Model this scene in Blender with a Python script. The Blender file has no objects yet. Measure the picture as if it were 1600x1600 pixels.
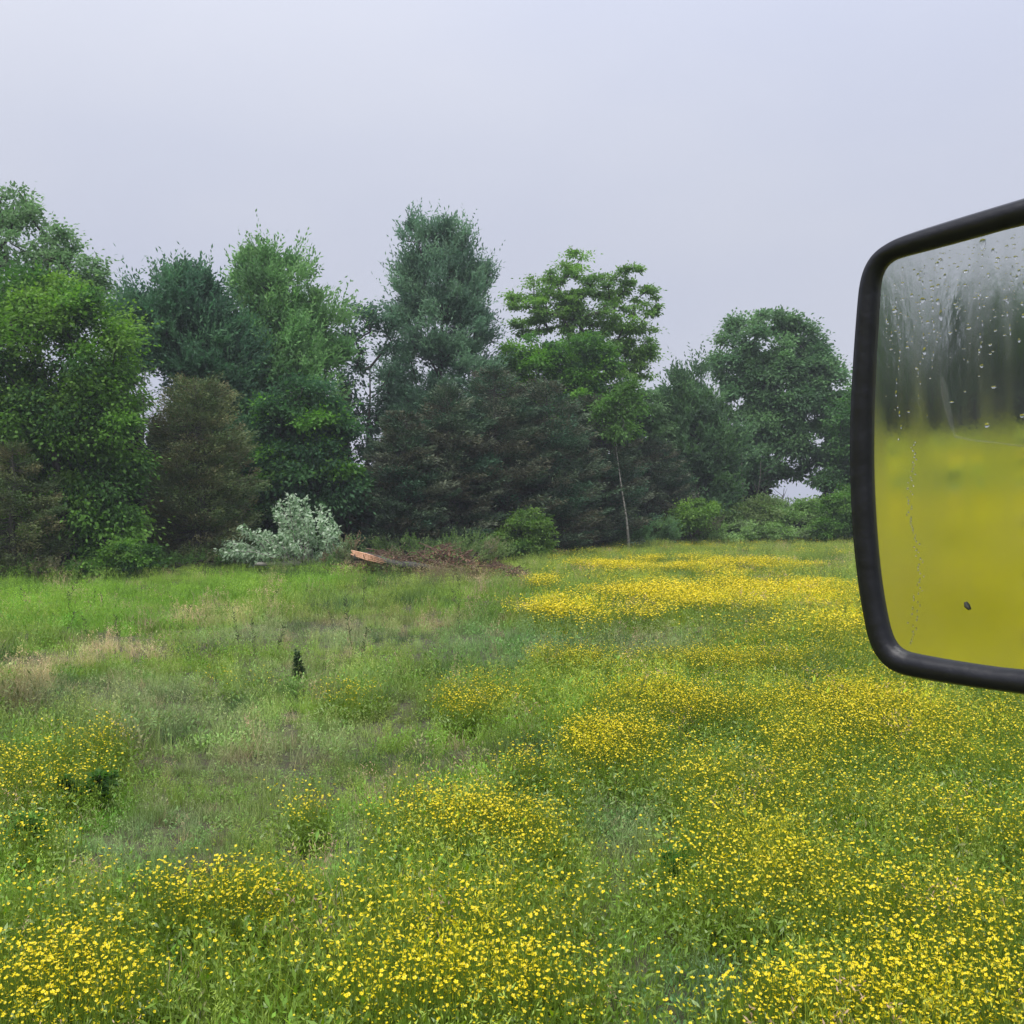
import bpy, math, random
import numpy as np
from mathutils import Vector, Matrix

R = math.radians
rng = np.random.default_rng(7)
random.seed(7)
S = bpy.context.scene
COL = S.collection

# ------------------------------------------------------------------ camera, sky, sun, exposure
CAM_H = 2.4
FPX = 1604.0          # focal length in photograph pixels (photo is 1600 wide)
HOR = 785.0           # horizon row in the photograph
cam_d = bpy.data.cameras.new('camera')
cam = bpy.data.objects.new('camera', cam_d)
COL.objects.link(cam)
cam.location = (0, 0, CAM_H)
cam.rotation_euler = (R(90) - math.atan((800 - HOR) / FPX), 0, 0)
cam_d.sensor_width = 36
cam_d.lens = 36 * FPX / 1600
cam_d.clip_start = 0.05
cam_d.clip_end = 3000
S.camera = cam

SUN_EL, SUN_AZ = R(62), R(200)
w = bpy.data.worlds.new('World')
S.world = w
w.use_nodes = True
nt = w.node_tree
bg = nt.nodes['Background']
sky = nt.nodes.new('ShaderNodeTexSky')
sky.sky_type = 'NISHITA'
sky.sun_disc = False
sky.sun_elevation = SUN_EL
sky.sun_rotation = SUN_AZ
sky.dust_density = 3
sky.air_density = 1.2
tc = nt.nodes.new('ShaderNodeTexCoord')
mp = nt.nodes.new('ShaderNodeMapping')
mp.inputs['Scale'].default_value = (1.0, 1.0, 2.2)
mp.inputs['Location'].default_value = (3.1, 0.4, 0.2)
nz = nt.nodes.new('ShaderNodeTexNoise')
nz.inputs['Scale'].default_value = 2.1
nz.inputs['Detail'].default_value = 4
nz.inputs['Roughness'].default_value = 0.45
rp = nt.nodes.new('ShaderNodeValToRGB')
rp.color_ramp.elements[0].position = 0.3
rp.color_ramp.elements[1].position = 0.7
rp.color_ramp.elements[0].color = (5.4, 5.7, 6.95, 1)
rp.color_ramp.elements[1].color = (6.1, 6.3, 7.2, 1)
mx = nt.nodes.new('ShaderNodeMix')
mx.data_type = 'RGBA'
mx.inputs['Factor'].default_value = 0.93      # unbroken cloud over the clear sky
nt.links.new(tc.outputs['Generated'], mp.inputs['Vector'])
nt.links.new(mp.outputs['Vector'], nz.inputs['Vector'])
nt.links.new(nz.outputs['Fac'], rp.inputs['Fac'])
nt.links.new(sky.outputs['Color'], mx.inputs['A'])
nt.links.new(rp.outputs['Color'], mx.inputs['B'])
# an overcast sky is brighter overhead than at the horizon
sx = nt.nodes.new('ShaderNodeSeparateXYZ'); nt.links.new(tc.outputs['Generated'], sx.inputs[0])
mr = nt.nodes.new('ShaderNodeMapRange'); mr.interpolation_type = 'SMOOTHSTEP'
mr.inputs['From Min'].default_value = 0.15; mr.inputs['From Max'].default_value = 1.0
mr.inputs['To Min'].default_value = 1.0; mr.inputs['To Max'].default_value = 1.9
nt.links.new(sx.outputs['Z'], mr.inputs['Value'])
vm = nt.nodes.new('ShaderNodeVectorMath'); vm.operation = 'SCALE'
nt.links.new(mx.outputs['Result'], vm.inputs[0]); nt.links.new(mr.outputs['Result'], vm.inputs['Scale'])
nt.links.new(vm.outputs['Vector'], bg.inputs['Color'])
bg.inputs['Strength'].default_value = 0.05

sd = bpy.data.lights.new('sun', 'SUN')
sd.energy = 1.5
sd.angle = R(40)
sd.color = (1.0, 0.97, 0.93)
sun = bpy.data.objects.new('sun', sd)
COL.objects.link(sun)
sun.rotation_euler = (math.pi / 2 - SUN_EL, 0, math.pi - SUN_AZ + math.pi)
sun.rotation_euler = (R(90) - SUN_EL, 0, R(-20))

S.view_settings.view_transform = 'Standard'
S.view_settings.look = 'None'
S.view_settings.exposure = 1.1
S.view_settings.gamma = 1
S.view_settings.use_curve_mapping = False
S.cycles.max_bounces = 6
S.cycles.diffuse_bounces = 3
S.cycles.glossy_bounces = 3
S.cycles.transmission_bounces = 6
S.cycles.transparent_max_bounces = 8
S.cycles.use_denoising = True

# ------------------------------------------------------------------ helpers
def ground_z(x, y):
    x = np.asarray(x, float); y = np.asarray(y, float)
    return (0.05 * np.sin(x * 0.31 + 1.3) * np.cos(y * 0.23) + 0.035 * np.sin(x * 0.9 + y * 0.55)
            + 0.02 * np.sin(x * 1.7 - y * 1.3 + 2))

def gy(py):                      # row in the photo -> distance of that bit of level ground
    return CAM_H * FPX / (py - HOR)

def to_px(x, y, z=0.0):
    y = np.maximum(y, 0.01)
    return 800 + x / y * FPX, HOR - (z - CAM_H) / y * FPX

def wx(px, d): return (px - 800) / FPX * d
def wz(py, d): return CAM_H + (HOR - py) / FPX * d

def hash_noise(x, y, s, seed=0):
    """smooth value noise, vectorised"""
    x = np.asarray(x) / s + seed * 17.3; y = np.asarray(y) / s - seed * 9.1
    xi = np.floor(x).astype(np.int64); yi = np.floor(y).astype(np.int64)
    fx = x - xi; fy = y - yi
    fx = fx * fx * (3 - 2 * fx); fy = fy * fy * (3 - 2 * fy)
    def h(a, b):
        n = (a * 374761393 + b * 668265263 + seed * 1274126177) & 0x7fffffff
        n = ((n ^ (n >> 13)) * 1274126177) & 0x7fffffff
        return ((n ^ (n >> 16)) & 0xffff) / 65535.0
    return (h(xi, yi) * (1 - fx) * (1 - fy) + h(xi + 1, yi) * fx * (1 - fy)
            + h(xi, yi + 1) * (1 - fx) * fy + h(xi + 1, yi + 1) * fx * fy)

def fbm(x, y, s, seed=0):
    return (hash_noise(x, y, s, seed) * 0.5 + hash_noise(x, y, s * 0.45, seed + 1) * 0.3
            + hash_noise(x, y, s * 0.2, seed + 2) * 0.2)

def tag(o, label=None, cat=None, group=None, kind=None):
    if label: o['label'] = label
    if cat: o['category'] = cat
    if group: o['group'] = group
    if kind: o['kind'] = kind
    return o

def empty(name, loc, label, cat, group=None, rz=0.0):
    o = bpy.data.objects.new(name, None)
    COL.objects.link(o)
    o.location = loc
    o.rotation_euler = (0, 0, rz)
    o.empty_display_size = 0.3
    return tag(o, label, cat, group)

def link(name, me, mat=None, parent=None, col=None):
    o = bpy.data.objects.new(name, me)
    (col or COL).objects.link(o)
    if mat is not None and not me.materials: me.materials.append(mat)
    if parent is not None: o.parent = parent
    return o

def np_mesh(name, V, F, tint=None, smooth=False):
    """V (n,3); F (m,4) or (m,3) index array, or list of such"""
    Fs = F if isinstance(F, list) else [F]
    me = bpy.data.meshes.new(name)
    me.vertices.add(len(V))
    me.vertices.foreach_set('co', np.ascontiguousarray(V, np.float32).ravel())
    tot = [np.full(len(f), f.shape[1], np.int32) for f in Fs]
    tot = np.concatenate(tot)
    idx = np.concatenate([f.ravel() for f in Fs]).astype(np.int32)
    st = np.concatenate([[0], np.cumsum(tot)[:-1]]).astype(np.int32)
    me.loops.add(len(idx)); me.loops.foreach_set('vertex_index', idx)
    me.polygons.add(len(tot)); me.polygons.foreach_set('loop_start', st)
    if smooth: me.polygons.foreach_set('use_smooth', np.ones(len(tot), bool))
    if tint is not None:
        a = me.attributes.new('tint', 'FLOAT_COLOR', 'POINT')
        c = np.ones((len(V), 4), np.float32); c[:, :3] = tint
        a.data.foreach_set('color', c.ravel())
    me.update(calc_edges=True)
    return me

class Geo:
    def __init__(s): s.V = []; s.F = {3: [], 4: []}; s.T = []; s.n = 0
    def add(s, V, F, tint=(1, 1, 1)):
        V = np.asarray(V, float)
        s.V.append(V)
        for f in (F if isinstance(F, list) else [F]):
            f = np.asarray(f, np.int64)
            if len(f): s.F[f.shape[1]].append(f + s.n)
        t = np.asarray(tint, float)
        s.T.append(np.broadcast_to(t, (len(V), 3)))
        s.n += len(V)
    def mesh(s, name, smooth=False):
        Fs = [np.concatenate(s.F[k]) for k in (3, 4) if s.F[k]]
        return np_mesh(name, np.concatenate(s.V), Fs, np.concatenate(s.T), smooth)

def tube(g, P, r, sides=6, tint=(1, 1, 1), cap=True, rough=0.0):
    P = np.asarray(P, float); n = len(P)
    r = np.broadcast_to(np.asarray(r, float), (n,))
    T = np.gradient(P, axis=0)
    T /= np.linalg.norm(T, axis=1)[:, None] + 1e-9
    up = np.array([0.31, 0.2, 0.93]); 
    A = np.cross(T, up); A /= np.linalg.norm(A, axis=1)[:, None] + 1e-9
    B = np.cross(T, A)
    th = np.linspace(0, 2 * np.pi, sides, endpoint=False)
    rr = r[:, None] * (1 + rough * rng.normal(size=(n, sides)))
    V = P[:, None, :] + rr[..., None] * (np.cos(th)[None, :, None] * A[:, None, :] + np.sin(th)[None, :, None] * B[:, None, :])
    V = V.reshape(-1, 3)
    i = np.arange(n - 1)[:, None] * sides; j = np.arange(sides)[None, :]; k = (np.arange(sides)[None, :] + 1) % sides
    F = np.stack([i + j, i + k, i + sides + k, i + sides + j], -1).reshape(-1, 4)
    Fl = [F]
    if cap:
        V = np.vstack([V, P[0], P[-1]])
        c0 = n * sides; j = np.arange(sides); k = (j + 1) % sides
        Fl.append(np.stack([k, j, np.full(sides, c0)], -1))
        Fl.append(np.stack([(n - 1) * sides + j, (n - 1) * sides + k, np.full(sides, c0 + 1)], -1))
    g.add(V, Fl, tint)

def norm(a): return a / (np.linalg.norm(a, axis=-1, keepdims=True) + 1e-9)

def leaves(g, P, D, L, W, tint, upbias=0.7, droop=0.0):
    """leaf blades: diamonds folded a little, from base P along D"""
    n = len(P)
    D = norm(D)
    N = norm(rng.normal(size=(n, 3)) * (1 - upbias) + np.array([0, 0, upbias]))
    Sd = norm(np.cross(D, N))
    L = np.broadcast_to(L, (n,))[:, None]; W = np.broadcast_to(W, (n,))[:, None]
    mid = P + D * L * 0.45
    tip = P + D * L + np.array([0, 0, -1.0]) * droop * L
    V = np.stack([P, mid + Sd * W * 0.5, tip, mid - Sd * W * 0.5], 1).reshape(-1, 3)
    F = np.arange(4 * n).reshape(n, 4)
    t = np.repeat(np.broadcast_to(tint, (n, 3)), 4, axis=0)
    g.add(V, F, t)

# ------------------------------------------------------------------ materials
def new_mat(name):
    m = bpy.data.materials.new(name); m.use_nodes = True
    for nd in list(m.node_tree.nodes): m.node_tree.nodes.remove(nd)
    out = m.node_tree.nodes.new('ShaderNodeOutputMaterial')
    return m, m.node_tree, out

def mat_leaf(name, translucent=0.3, rough=0.5, instancer=False, spec=0.35, vary=0.25, base=None):
    m, t, out = new_mat(name)
    at = t.nodes.new('ShaderNodeAttribute'); at.attribute_name = 'tint'
    col = at.outputs['Color']
    if instancer:
        ai = t.nodes.new('ShaderNodeAttribute'); ai.attribute_type = 'INSTANCER'; ai.attribute_name = 'tint'
        mm = t.nodes.new('ShaderNodeMix'); mm.data_type = 'RGBA'; mm.blend_type = 'MULTIPLY'; mm.inputs['Factor'].default_value = 1
        t.links.new(col, mm.inputs['A']); t.links.new(ai.outputs['Color'], mm.inputs['B']); col = mm.outputs['Result']
    oi = t.nodes.new('ShaderNodeObjectInfo')
    geo = t.nodes.new('ShaderNodeNewGeometry')
    wn = t.nodes.new('ShaderNodeMath'); wn.operation = 'MULTIPLY_ADD'
    wn.inputs[1].default_value = vary; wn.inputs[2].default_value = 1 - vary / 2
    t.links.new(geo.outputs['Random Per Island'], wn.inputs[0])
    hs = t.nodes.new('ShaderNodeHueSaturation')
    t.links.new(col, hs.inputs['Color']); t.links.new(wn.outputs[0], hs.inputs['Value'])
    p = t.nodes.new('ShaderNodeBsdfPrincipled')
    p.inputs['Roughness'].default_value = rough
    p.inputs['Specular IOR Level'].default_value = spec
    t.links.new(hs.outputs['Color'], p.inputs['Base Color'])
    tr = t.nodes.new('ShaderNodeBsdfTranslucent')
    hs2 = t.nodes.new('ShaderNodeHueSaturation'); hs2.inputs['Saturation'].default_value = 1.15; hs2.inputs['Value'].default_value = 1.3
    t.links.new(hs.outputs['Color'], hs2.inputs['Color']); t.links.new(hs2.outputs['Color'], tr.inputs['Color'])
    mxs = t.nodes.new('ShaderNodeMixShader'); mxs.inputs[0].default_value = translucent
    t.links.new(p.outputs[0], mxs.inputs[1]); t.links.new(tr.outputs[0], mxs.inputs[2])
    t.links.new(mxs.outputs[0], out.inputs['Surface'])
    return m

def mat_rough(name, c1, c2, scale=8, rough=0.85, bump=0.3, stretch=(1, 1, 1), detail=6, spec=0.3, use_tint=False):
    m, t, out = new_mat(name)
    tcn = t.nodes.new('ShaderNodeTexCoord'); mpn = t.nodes.new('ShaderNodeMapping')
    mpn.inputs['Scale'].default_value = stretch
    n = t.nodes.new('ShaderNodeTexNoise'); n.inputs['Scale'].default_value = scale; n.inputs['Detail'].default_value = detail
    t.links.new(tcn.outputs['Object'], mpn.inputs['Vector']); t.links.new(mpn.outputs['Vector'], n.inputs['Vector'])
    r = t.nodes.new('ShaderNodeValToRGB')
    r.color_ramp.elements[0].position = 0.35; r.color_ramp.elements[1].position = 0.65
    r.color_ramp.elements[0].color = (*c1, 1); r.color_ramp.elements[1].color = (*c2, 1)
    t.links.new(n.outputs['Fac'], r.inputs['Fac'])
    col = r.outputs['Color']
    if use_tint:
        at = t.nodes.new('ShaderNodeAttribute'); at.attribute_name = 'tint'
        mm = t.nodes.new('ShaderNodeMix'); mm.data_type = 'RGBA'; mm.blend_type = 'MULTIPLY'; mm.inputs['Factor'].default_value = 1
        t.links.new(col, mm.inputs['A']); t.links.new(at.outputs['Color'], mm.inputs['B']); col = mm.outputs['Result']
    p = t.nodes.new('ShaderNodeBsdfPrincipled'); p.inputs['Roughness'].default_value = rough
    p.inputs['Specular IOR Level'].default_value = spec
    t.links.new(col, p.inputs['Base Color'])
    if bump:
        b = t.nodes.new('ShaderNodeBump'); b.inputs['Strength'].default_value = bump; b.inputs['Distance'].default_value = 0.02
        t.links.new(n.outputs['Fac'], b.inputs['Height']); t.links.new(b.outputs[0], p.inputs['Normal'])
    t.links.new(p.outputs[0], out.inputs['Surface'])
    return m

M_leaf = mat_leaf('leaf', 0.45, 0.55, spec=.2, vary=.12)
M_needle = mat_leaf('needle', 0.15, 0.6, spec=0.2, vary=0.4)
M_grass = mat_leaf('grass_blade', 0.3, 0.5, instancer=True, spec=0.25, vary=0.5)
M_petal = mat_leaf('petal', 0.25, 0.3, instancer=False, spec=0.5, vary=0.15)
M_petal_i = mat_leaf('petal_scattered', 0.25, 0.3, instancer=False, spec=0.5, vary=0.15)
M_bark = mat_rough('bark', (0.045, 0.043, 0.036), (0.11, 0.105, 0.088), 6, 0.9, 0.6, (3, 3, 0.6))
M_bark_pale = mat_rough('pale_bark', (0.16, 0.15, 0.125), (0.4, 0.38, 0.34), 5, 0.8, 0.3, (1.5, 1.5, 2.5))
M_twig = mat_rough('twig', (0.09, 0.055, 0.038), (0.2, 0.13, 0.09), 9, 0.9, 0.3)
M_wood = mat_rough('split_wood', (.50, .25, .14), (.78, .48, .32), 5, 0.75, 0.4, (8, 8, 0.8))

# ------------------------------------------------------------------ where things grow in the field
def edge_dist(u):
    """distance (y) of the wood's edge for a ray with slope u = x / y"""
    return np.interp(u, [-0.75, -0.5, -0.3, -0.22, -0.1, 0.0, 0.05, 0.13, 0.33, 0.6],
                     [29, 31.5, 34.5, 36, 36, 38, 44, 53, 58, 62])

YEL = [  # cx, cy, rx, ry in the photograph, strength: where buttercups crowd
    (1100, 884, 190, 9, .85), (1180, 925, 240, 22, 1.2), (940, 950, 130, 12, .95), (842, 910, 28, 9, .8), (980, 886, 70, 7, .7),
    (900, 1020, 70, 9, .55), (1160, 1020, 130, 12, .55), (745, 1073, 80, 24, .75), (1120, 1088, 200, 24, .75), (1340, 1090, 110, 24, .75),
    (985, 1150, 90, 26, .7), (830, 1185, 50, 12, .45), (120, 1155, 90, 14, .55), (90, 1530, 150, 80, .8), (350, 1400, 130, 36, .7),
    (740, 1290, 150, 70, .55), (720, 1400, 200, 70, .55), (700, 1540, 220, 70, .85), (1330, 1200, 320, 60, .45),
    (1150, 1330, 180, 80, .45), (1470, 1400, 230, 130, .55), (1450, 1560, 260, 60, .85), (1250, 1560, 160, 45, .6), (470, 1255, 50, 14, .45),
    (1560, 1290, 140, 50, .5), (1350, 975, 160, 20, .7), (120, 1410, 200, 45, .2), (60, 1200, 120, 50, .2), (420, 1500, 140, 50, .15),
    (530, 1068, 60, 10, .35), (340, 1048, 60, 7, .3), (60, 1310, 70, 25, .3), (1450, 1120, 200, 30, .5), (1000, 1270, 60, 20, .25),
]
BARE = [(330, 1290, 330, 110, 1), (560, 1180, 330, 80, 1), (985, 1250, 90, 55, .8), (1010, 990, 120, 22, .8), (980, 1410, 80, 90, .6),
        (230, 1080, 220, 70, .8), (1130, 1135, 80, 22, .6), (480, 1000, 330, 50, .9), (1080, 1540, 120, 70, .7), (1200, 1055, 160, 16, .4)]
def blob(px, py, L):
    v = np.zeros(np.shape(px))
    for cx, cy, rx, ry, s in L:
        q = ((px - cx) / rx) ** 2 + ((py - cy) / ry) ** 2
        v = np.maximum(v, s * np.clip(1.35 - q, 0, 1))
    return v

def yellow_density(x, y):
    px, py = to_px(x, y, .33)
    n = fbm(x, y, 2.2, 3); n2 = fbm(x, y, 0.7, 9)
    v = blob(px + (n - .5) * 90, py + (n2 - .5) * 26 + (n - .5) * 16, YEL)
    v = v * np.clip((n - 0.15) * 2.6, 0.3, 1.3) + 0.05 * (px > 850) * n2
    v = v * np.clip((fbm(x, y, 1.0, 91) - .27) * 3.6, .05, 1.5)
    v = v * (1 - 0.75 * blob(px, py, BARE) * (n2 > .35))
    inside = (y > 1.0) & (np.abs(x / np.maximum(y, .1)) < 0.62)
    out = np.clip((n - 0.30) * 4.0, 0, 1) * np.clip(0.5 + n2, 0, 1.2)      # the same crowded flowers go on to the left and behind
    v = np.maximum(v, .19 * np.clip((px + (n - .5) * 420 - 850) / 260, 0, 1) * np.clip((py - 915) / 90, 0, 1) * np.clip((n2 - .25) * 2.5, 0, 1.1) * (blob(px, py, BARE) < .5))
    v = np.where(inside, v, out * 1.1 * np.interp(np.hypot(x, y), [0, 22, 48, 70], [1, 1, .3, .15]))
    return np.clip(v, 0, 1.2)

TINTS = dict(mid=(.225, .34, .055), grey=(.29, .34, .165), lush=(.18, .36, .04), dark=(.075, .145, .045), lime=(.45, .485, .018), tan=(.55, .45, .26), brown=(.26, .19, .12), blue=(.14, .25, .12))
LUSH = [(120, 925, 330, 26, 1), (420, 905, 160, 16, 1), (1450, 1170, 280, 40, .6), (1090, 1380, 60, 50, .8), (130, 1240, 80, 60, .9),
        (40, 1330, 60, 50, .8), (780, 940, 160, 20, .4), (1550, 1240, 120, 40, .7), (330, 1500, 140, 60, .5), (1000, 1440, 70, 60, .5), (100, 960, 260, 18, .7)]
TAN = [(190, 1006, 85, 11, 1), (30, 1052, 60, 16, .9), (320, 955, 70, 6, .7), (560, 968, 70, 9, .6), (660, 965, 50, 10, .6), (90, 1022, 70, 8, .7)]
BROWN = [(30, 1085, 60, 26, .8), (420, 1155, 90, 14, .8), (640, 1075, 40, 20, .5), (600, 962, 150, 14, .5), (700, 900, 90, 9, .9), (1050, 1010, 60, 6, .5), (360, 1330, 80, 14, .5)]
BLUE = [(780, 1000, 130, 40, .7), (930, 1230, 120, 50, .6), (1080, 1530, 140, 80, .9), (900, 1480, 90, 60, .6), (540, 1300, 140, 60, .5), (240, 1300, 130, 60, .5)]

def grass_tint(x, y):
    px, py = to_px(x, y, .22)
    n = fbm(x, y, 3.0, 21); n2 = fbm(x, y, 0.9, 33); n3 = fbm(x, y, 1.6, 41)
    c = np.array(TINTS['mid'])[None, :] * np.ones((len(x), 1))
    def mixin(c, k, f):
        f = np.clip(f, 0, 1)[:, None]; return c * (1 - f) + np.array(TINTS[k])[None, :] * f
    jx, jy = px + (n - .5) * 80, py + (n2 - .5) * 24
    c = mixin(c, 'grey', np.clip((n - .42) * 4, 0, .9) * (blob(jx, jy, BARE) * .9 + .12))
    c = mixin(c, 'dark', np.clip((.46 - n3) * 6, 0, .9))
    c = mixin(c, 'blue', blob(jx, jy, BLUE) * .8)
    c = mixin(c, 'lush', blob(jx, jy, LUSH) * .95)
    c = mixin(c, 'lime', np.clip(yellow_density(x, y) * 1.45, 0, .95))
    c = mixin(c, 'tan', blob(px, py + (n2 - .5) * 12, TAN) * 1.3 * np.clip((n2 - .3) * 5, 0, 1))
    c = mixin(c, 'brown', blob(jx, jy, BROWN) * np.clip((n2 - .3) * 3, 0, .8))
    stray = rng.random(len(x))
    c = np.where((stray < .05)[:, None], np.array(TINTS['tan']) * .7, c)
    c *= (0.80 + 0.36 * rng.random((len(x), 1)))
    c *= np.clip(.55 + .95 * fbm(x, y, .9, 77), .5, 1.35)[:, None]          # patchy noise makes tufts lighter or darker
    return c

# ------------------------------------------------------------------ ground
def axis_vals(lim, n, p=2.2):
    t = np.linspace(-1, 1, n); return np.sign(t) * np.abs(t) ** p * lim
gx = axis_vals(1500, 321, 3.2); gyv = axis_vals(1500, 321, 3.2)
GX, GY = np.meshgrid(gx, gyv, indexing='ij')
GZ = ground_z(GX, GY) * np.clip(1 - np.hypot(GX, GY) / 400, 0, 1)
V = np.stack([GX, GY, GZ], -1).reshape(-1, 3)
n_ = len(gx)
ii = np.arange(n_ - 1)[:, None] * n_ + np.arange(n_ - 1)[None, :]
F = np.stack([ii, ii + n_, ii + n_ + 1, ii + 1], -1).reshape(-1, 4)
me = np_mesh('ground', V, F, smooth=True)

m, t, out = new_mat('meadow_soil')
tcn = t.nodes.new('ShaderNodeTexCoord')
n1 = t.nodes.new('ShaderNodeTexNoise'); n1.inputs['Scale'].default_value = 0.35; n1.inputs['Detail'].default_value = 5
n2 = t.nodes.new('ShaderNodeTexNoise'); n2.inputs['Scale'].default_value = 14; n2.inputs['Detail'].default_value = 7
t.links.new(tcn.outputs['Object'], n1.inputs['Vector']); t.links.new(tcn.outputs['Object'], n2.inputs['Vector'])
r1 = t.nodes.new('ShaderNodeValToRGB'); r1.color_ramp.elements[0].position = .35; r1.color_ramp.elements[1].position = .65
r1.color_ramp.elements[0].color = (.055, .08, .025, 1); r1.color_ramp.elements[1].color = (.09, .11, .03, 1)
r2 = t.nodes.new('ShaderNodeValToRGB'); r2.color_ramp.elements[0].position = .4; r2.color_ramp.elements[1].position = .62
r2.color_ramp.elements[0].color = (.045, .032, .02, 1); r2.color_ramp.elements[1].color = (1, 1, 1, 1)
mm = t.nodes.new('ShaderNodeMix'); mm.data_type = 'RGBA'
t.links.new(n2.outputs['Fac'], r2.inputs['Fac']); t.links.new(n1.outputs['Fac'], r1.inputs['Fac'])
t.links.new(r2.outputs['Color'], mm.inputs['Factor'])
mm.inputs['A'].default_value = (.05, .038, .022, 1); t.links.new(r1.outputs['Color'], mm.inputs['B'])
p = t.nodes.new('ShaderNodeBsdfPrincipled'); p.inputs['Roughness'].default_value = .95
t.links.new(mm.outputs['Result'], p.inputs['Base Color'])
bmp = t.nodes.new('ShaderNodeBump'); bmp.inputs['Strength'].default_value = .8; bmp.inputs['Distance'].default_value = .05
t.links.new(n2.outputs['Fac'], bmp.inputs['Height']); t.links.new(bmp.outputs[0], p.inputs['Normal'])
t.links.new(p.outputs[0], out.inputs['Surface'])
ground = link('ground', me, m)
tag(ground, kind='structure')

# ------------------------------------------------------------------ plants to scatter
PROTO = bpy.data.collections.new('plant_kinds')      # not linked to the scene: only a store of meshes

def blades(g, n, rad, h0, h1, wd, lean=0.5, tint=(1, 1, 1), seg=3, vary=.25, flat=False):
    """n grass blades, each a tapering bent ribbon"""
    a = rng.random(n) * 2 * np.pi; r = rad * np.sqrt(rng.random(n))
    base = np.stack([r * np.cos(a), r * np.sin(a), np.full(n, -.02)], 1)
    az = rng.random(n) * 2 * np.pi
    h = h0 + (h1 - h0) * rng.random(n)
    ln = lean * (0.2 + rng.random(n)) * h
    d = np.stack([np.cos(az), np.sin(az), np.zeros(n)], 1)
    s = np.stack([-np.sin(az), np.cos(az), np.zeros(n)], 1)
    tw = rng.random((n, 1)) * 1.2 - .6
    s = norm(s + d * tw)
    rows = []
    for k in range(seg + 1):
        f = k / seg
        c = base + d * (ln * f * f)[:, None] + np.array([0, 0, 1.0]) * (h * (f - .12 * f * f * lean * 2))[:, None]
        ww = wd * (1 - f ** 1.6) + .0004
        rows.append(c + s * ww / 2); rows.append(c - s * ww / 2)
    Vv = np.stack(rows, 1).reshape(-1, 3)
    m_ = 2 * (seg + 1)
    b = np.arange(n)[:, None] * m_
    Fq = np.concatenate([np.stack([b + 2 * k, b + 2 * k + 1, b + 2 * k + 3, b + 2 * k + 2], -1).reshape(-1, 4) for k in range(seg)])
    tt = np.array(tint)[None, :] * (1 - vary / 2 + vary * rng.random((n, 1)))
    g.add(Vv, Fq, np.repeat(tt, m_, 0))
    return base + d * ln[:, None] + np.array([0, 0, 1.0]) * (h * (1 - .24 * lean))[:, None]

def seedheads(g, tips, size, tint):
    n = len(tips); k = 7
    P = np.repeat(tips, k, 0) + rng.normal(size=(n * k, 3)) * np.array([.25, .25, .6]) * size
    D = rng.normal(size=(n * k, 3)) * .6 + np.array([0, 0, .8])
    leaves(g, P, D, size * .55, size * .14, np.array(tint), .2)

def proto(name, g, mat):
    o = bpy.data.objects.new(name, g.mesh(name)); o.data.materials.append(mat)
    PROTO.objects.link(o); return o

SETS = {}
def new_set(k):
    c = bpy.data.collections.new(k); SETS[k] = c; return c
def in_set(k, name, g, mat):
    o = bpy.data.objects.new(name, g.mesh(name)); o.data.materials.append(mat) if not isinstance(mat, list) else [o.data.materials.append(q) for q in mat]
    SETS[k].objects.link(o); return o

new_set('near_grass')
for v in range(4):       # short mixed tuft
    g = Geo(); blades(g, 42, .13, .10, .30, .0055, .7); blades(g, 12, .14, .05, .16, .009, 1.0, (.8, .95, .8)); in_set('near_grass', 'a_tuft%d' % v, g, M_grass)
for v in range(3):       # taller with seed heads
    g = Geo(); blades(g, 34, .12, .12, .32, .005, .6); tp = blades(g, 9, .12, .30, .46, .0028, .35, (1.3, 1.2, 1.2)); seedheads(g, tp, .045, (1.55, 1.35, 1.5)); in_set('near_grass', 'b_tuft%d' % v, g, M_grass)
for v in range(3):       # broad-leaved weeds
    g = Geo(); n = 38; P = rng.normal(size=(n, 3)) * np.array([.07, .07, .05]) + np.array([0, 0, .10]); P[:, 2] = np.abs(P[:, 2])
    D = norm(P * np.array([1, 1, .2])) + rng.normal(size=(n, 3)) * .5 + np.array([0, 0, .3]); leaves(g, P, D, .035 + .03 * rng.random(n), .02, np.array((.85, 1.05, .8)), .8)
    blades(g, 22, .12, .08, .24, .005, .7); in_set('near_grass', 'c_weed%d' % v, g, M_grass)

new_set('far_grass')
for v in range(4):
    g = Geo(); blades(g, 80, .34, .12, .32, .013, .7, seg=2); in_set('far_grass', 'a_patch%d' % v, g, M_grass)
for v in range(3):
    g = Geo(); blades(g, 65, .34, .12, .32, .013, .7, seg=2); tp = blades(g, 20, .34, .30, .5, .007, .35, (1.3, 1.2, 1.2), seg=2); seedheads(g, tp, .07, (1.55, 1.35, 1.5)); in_set('far_grass', 'b_patch%d' % v, g, M_grass)

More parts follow.
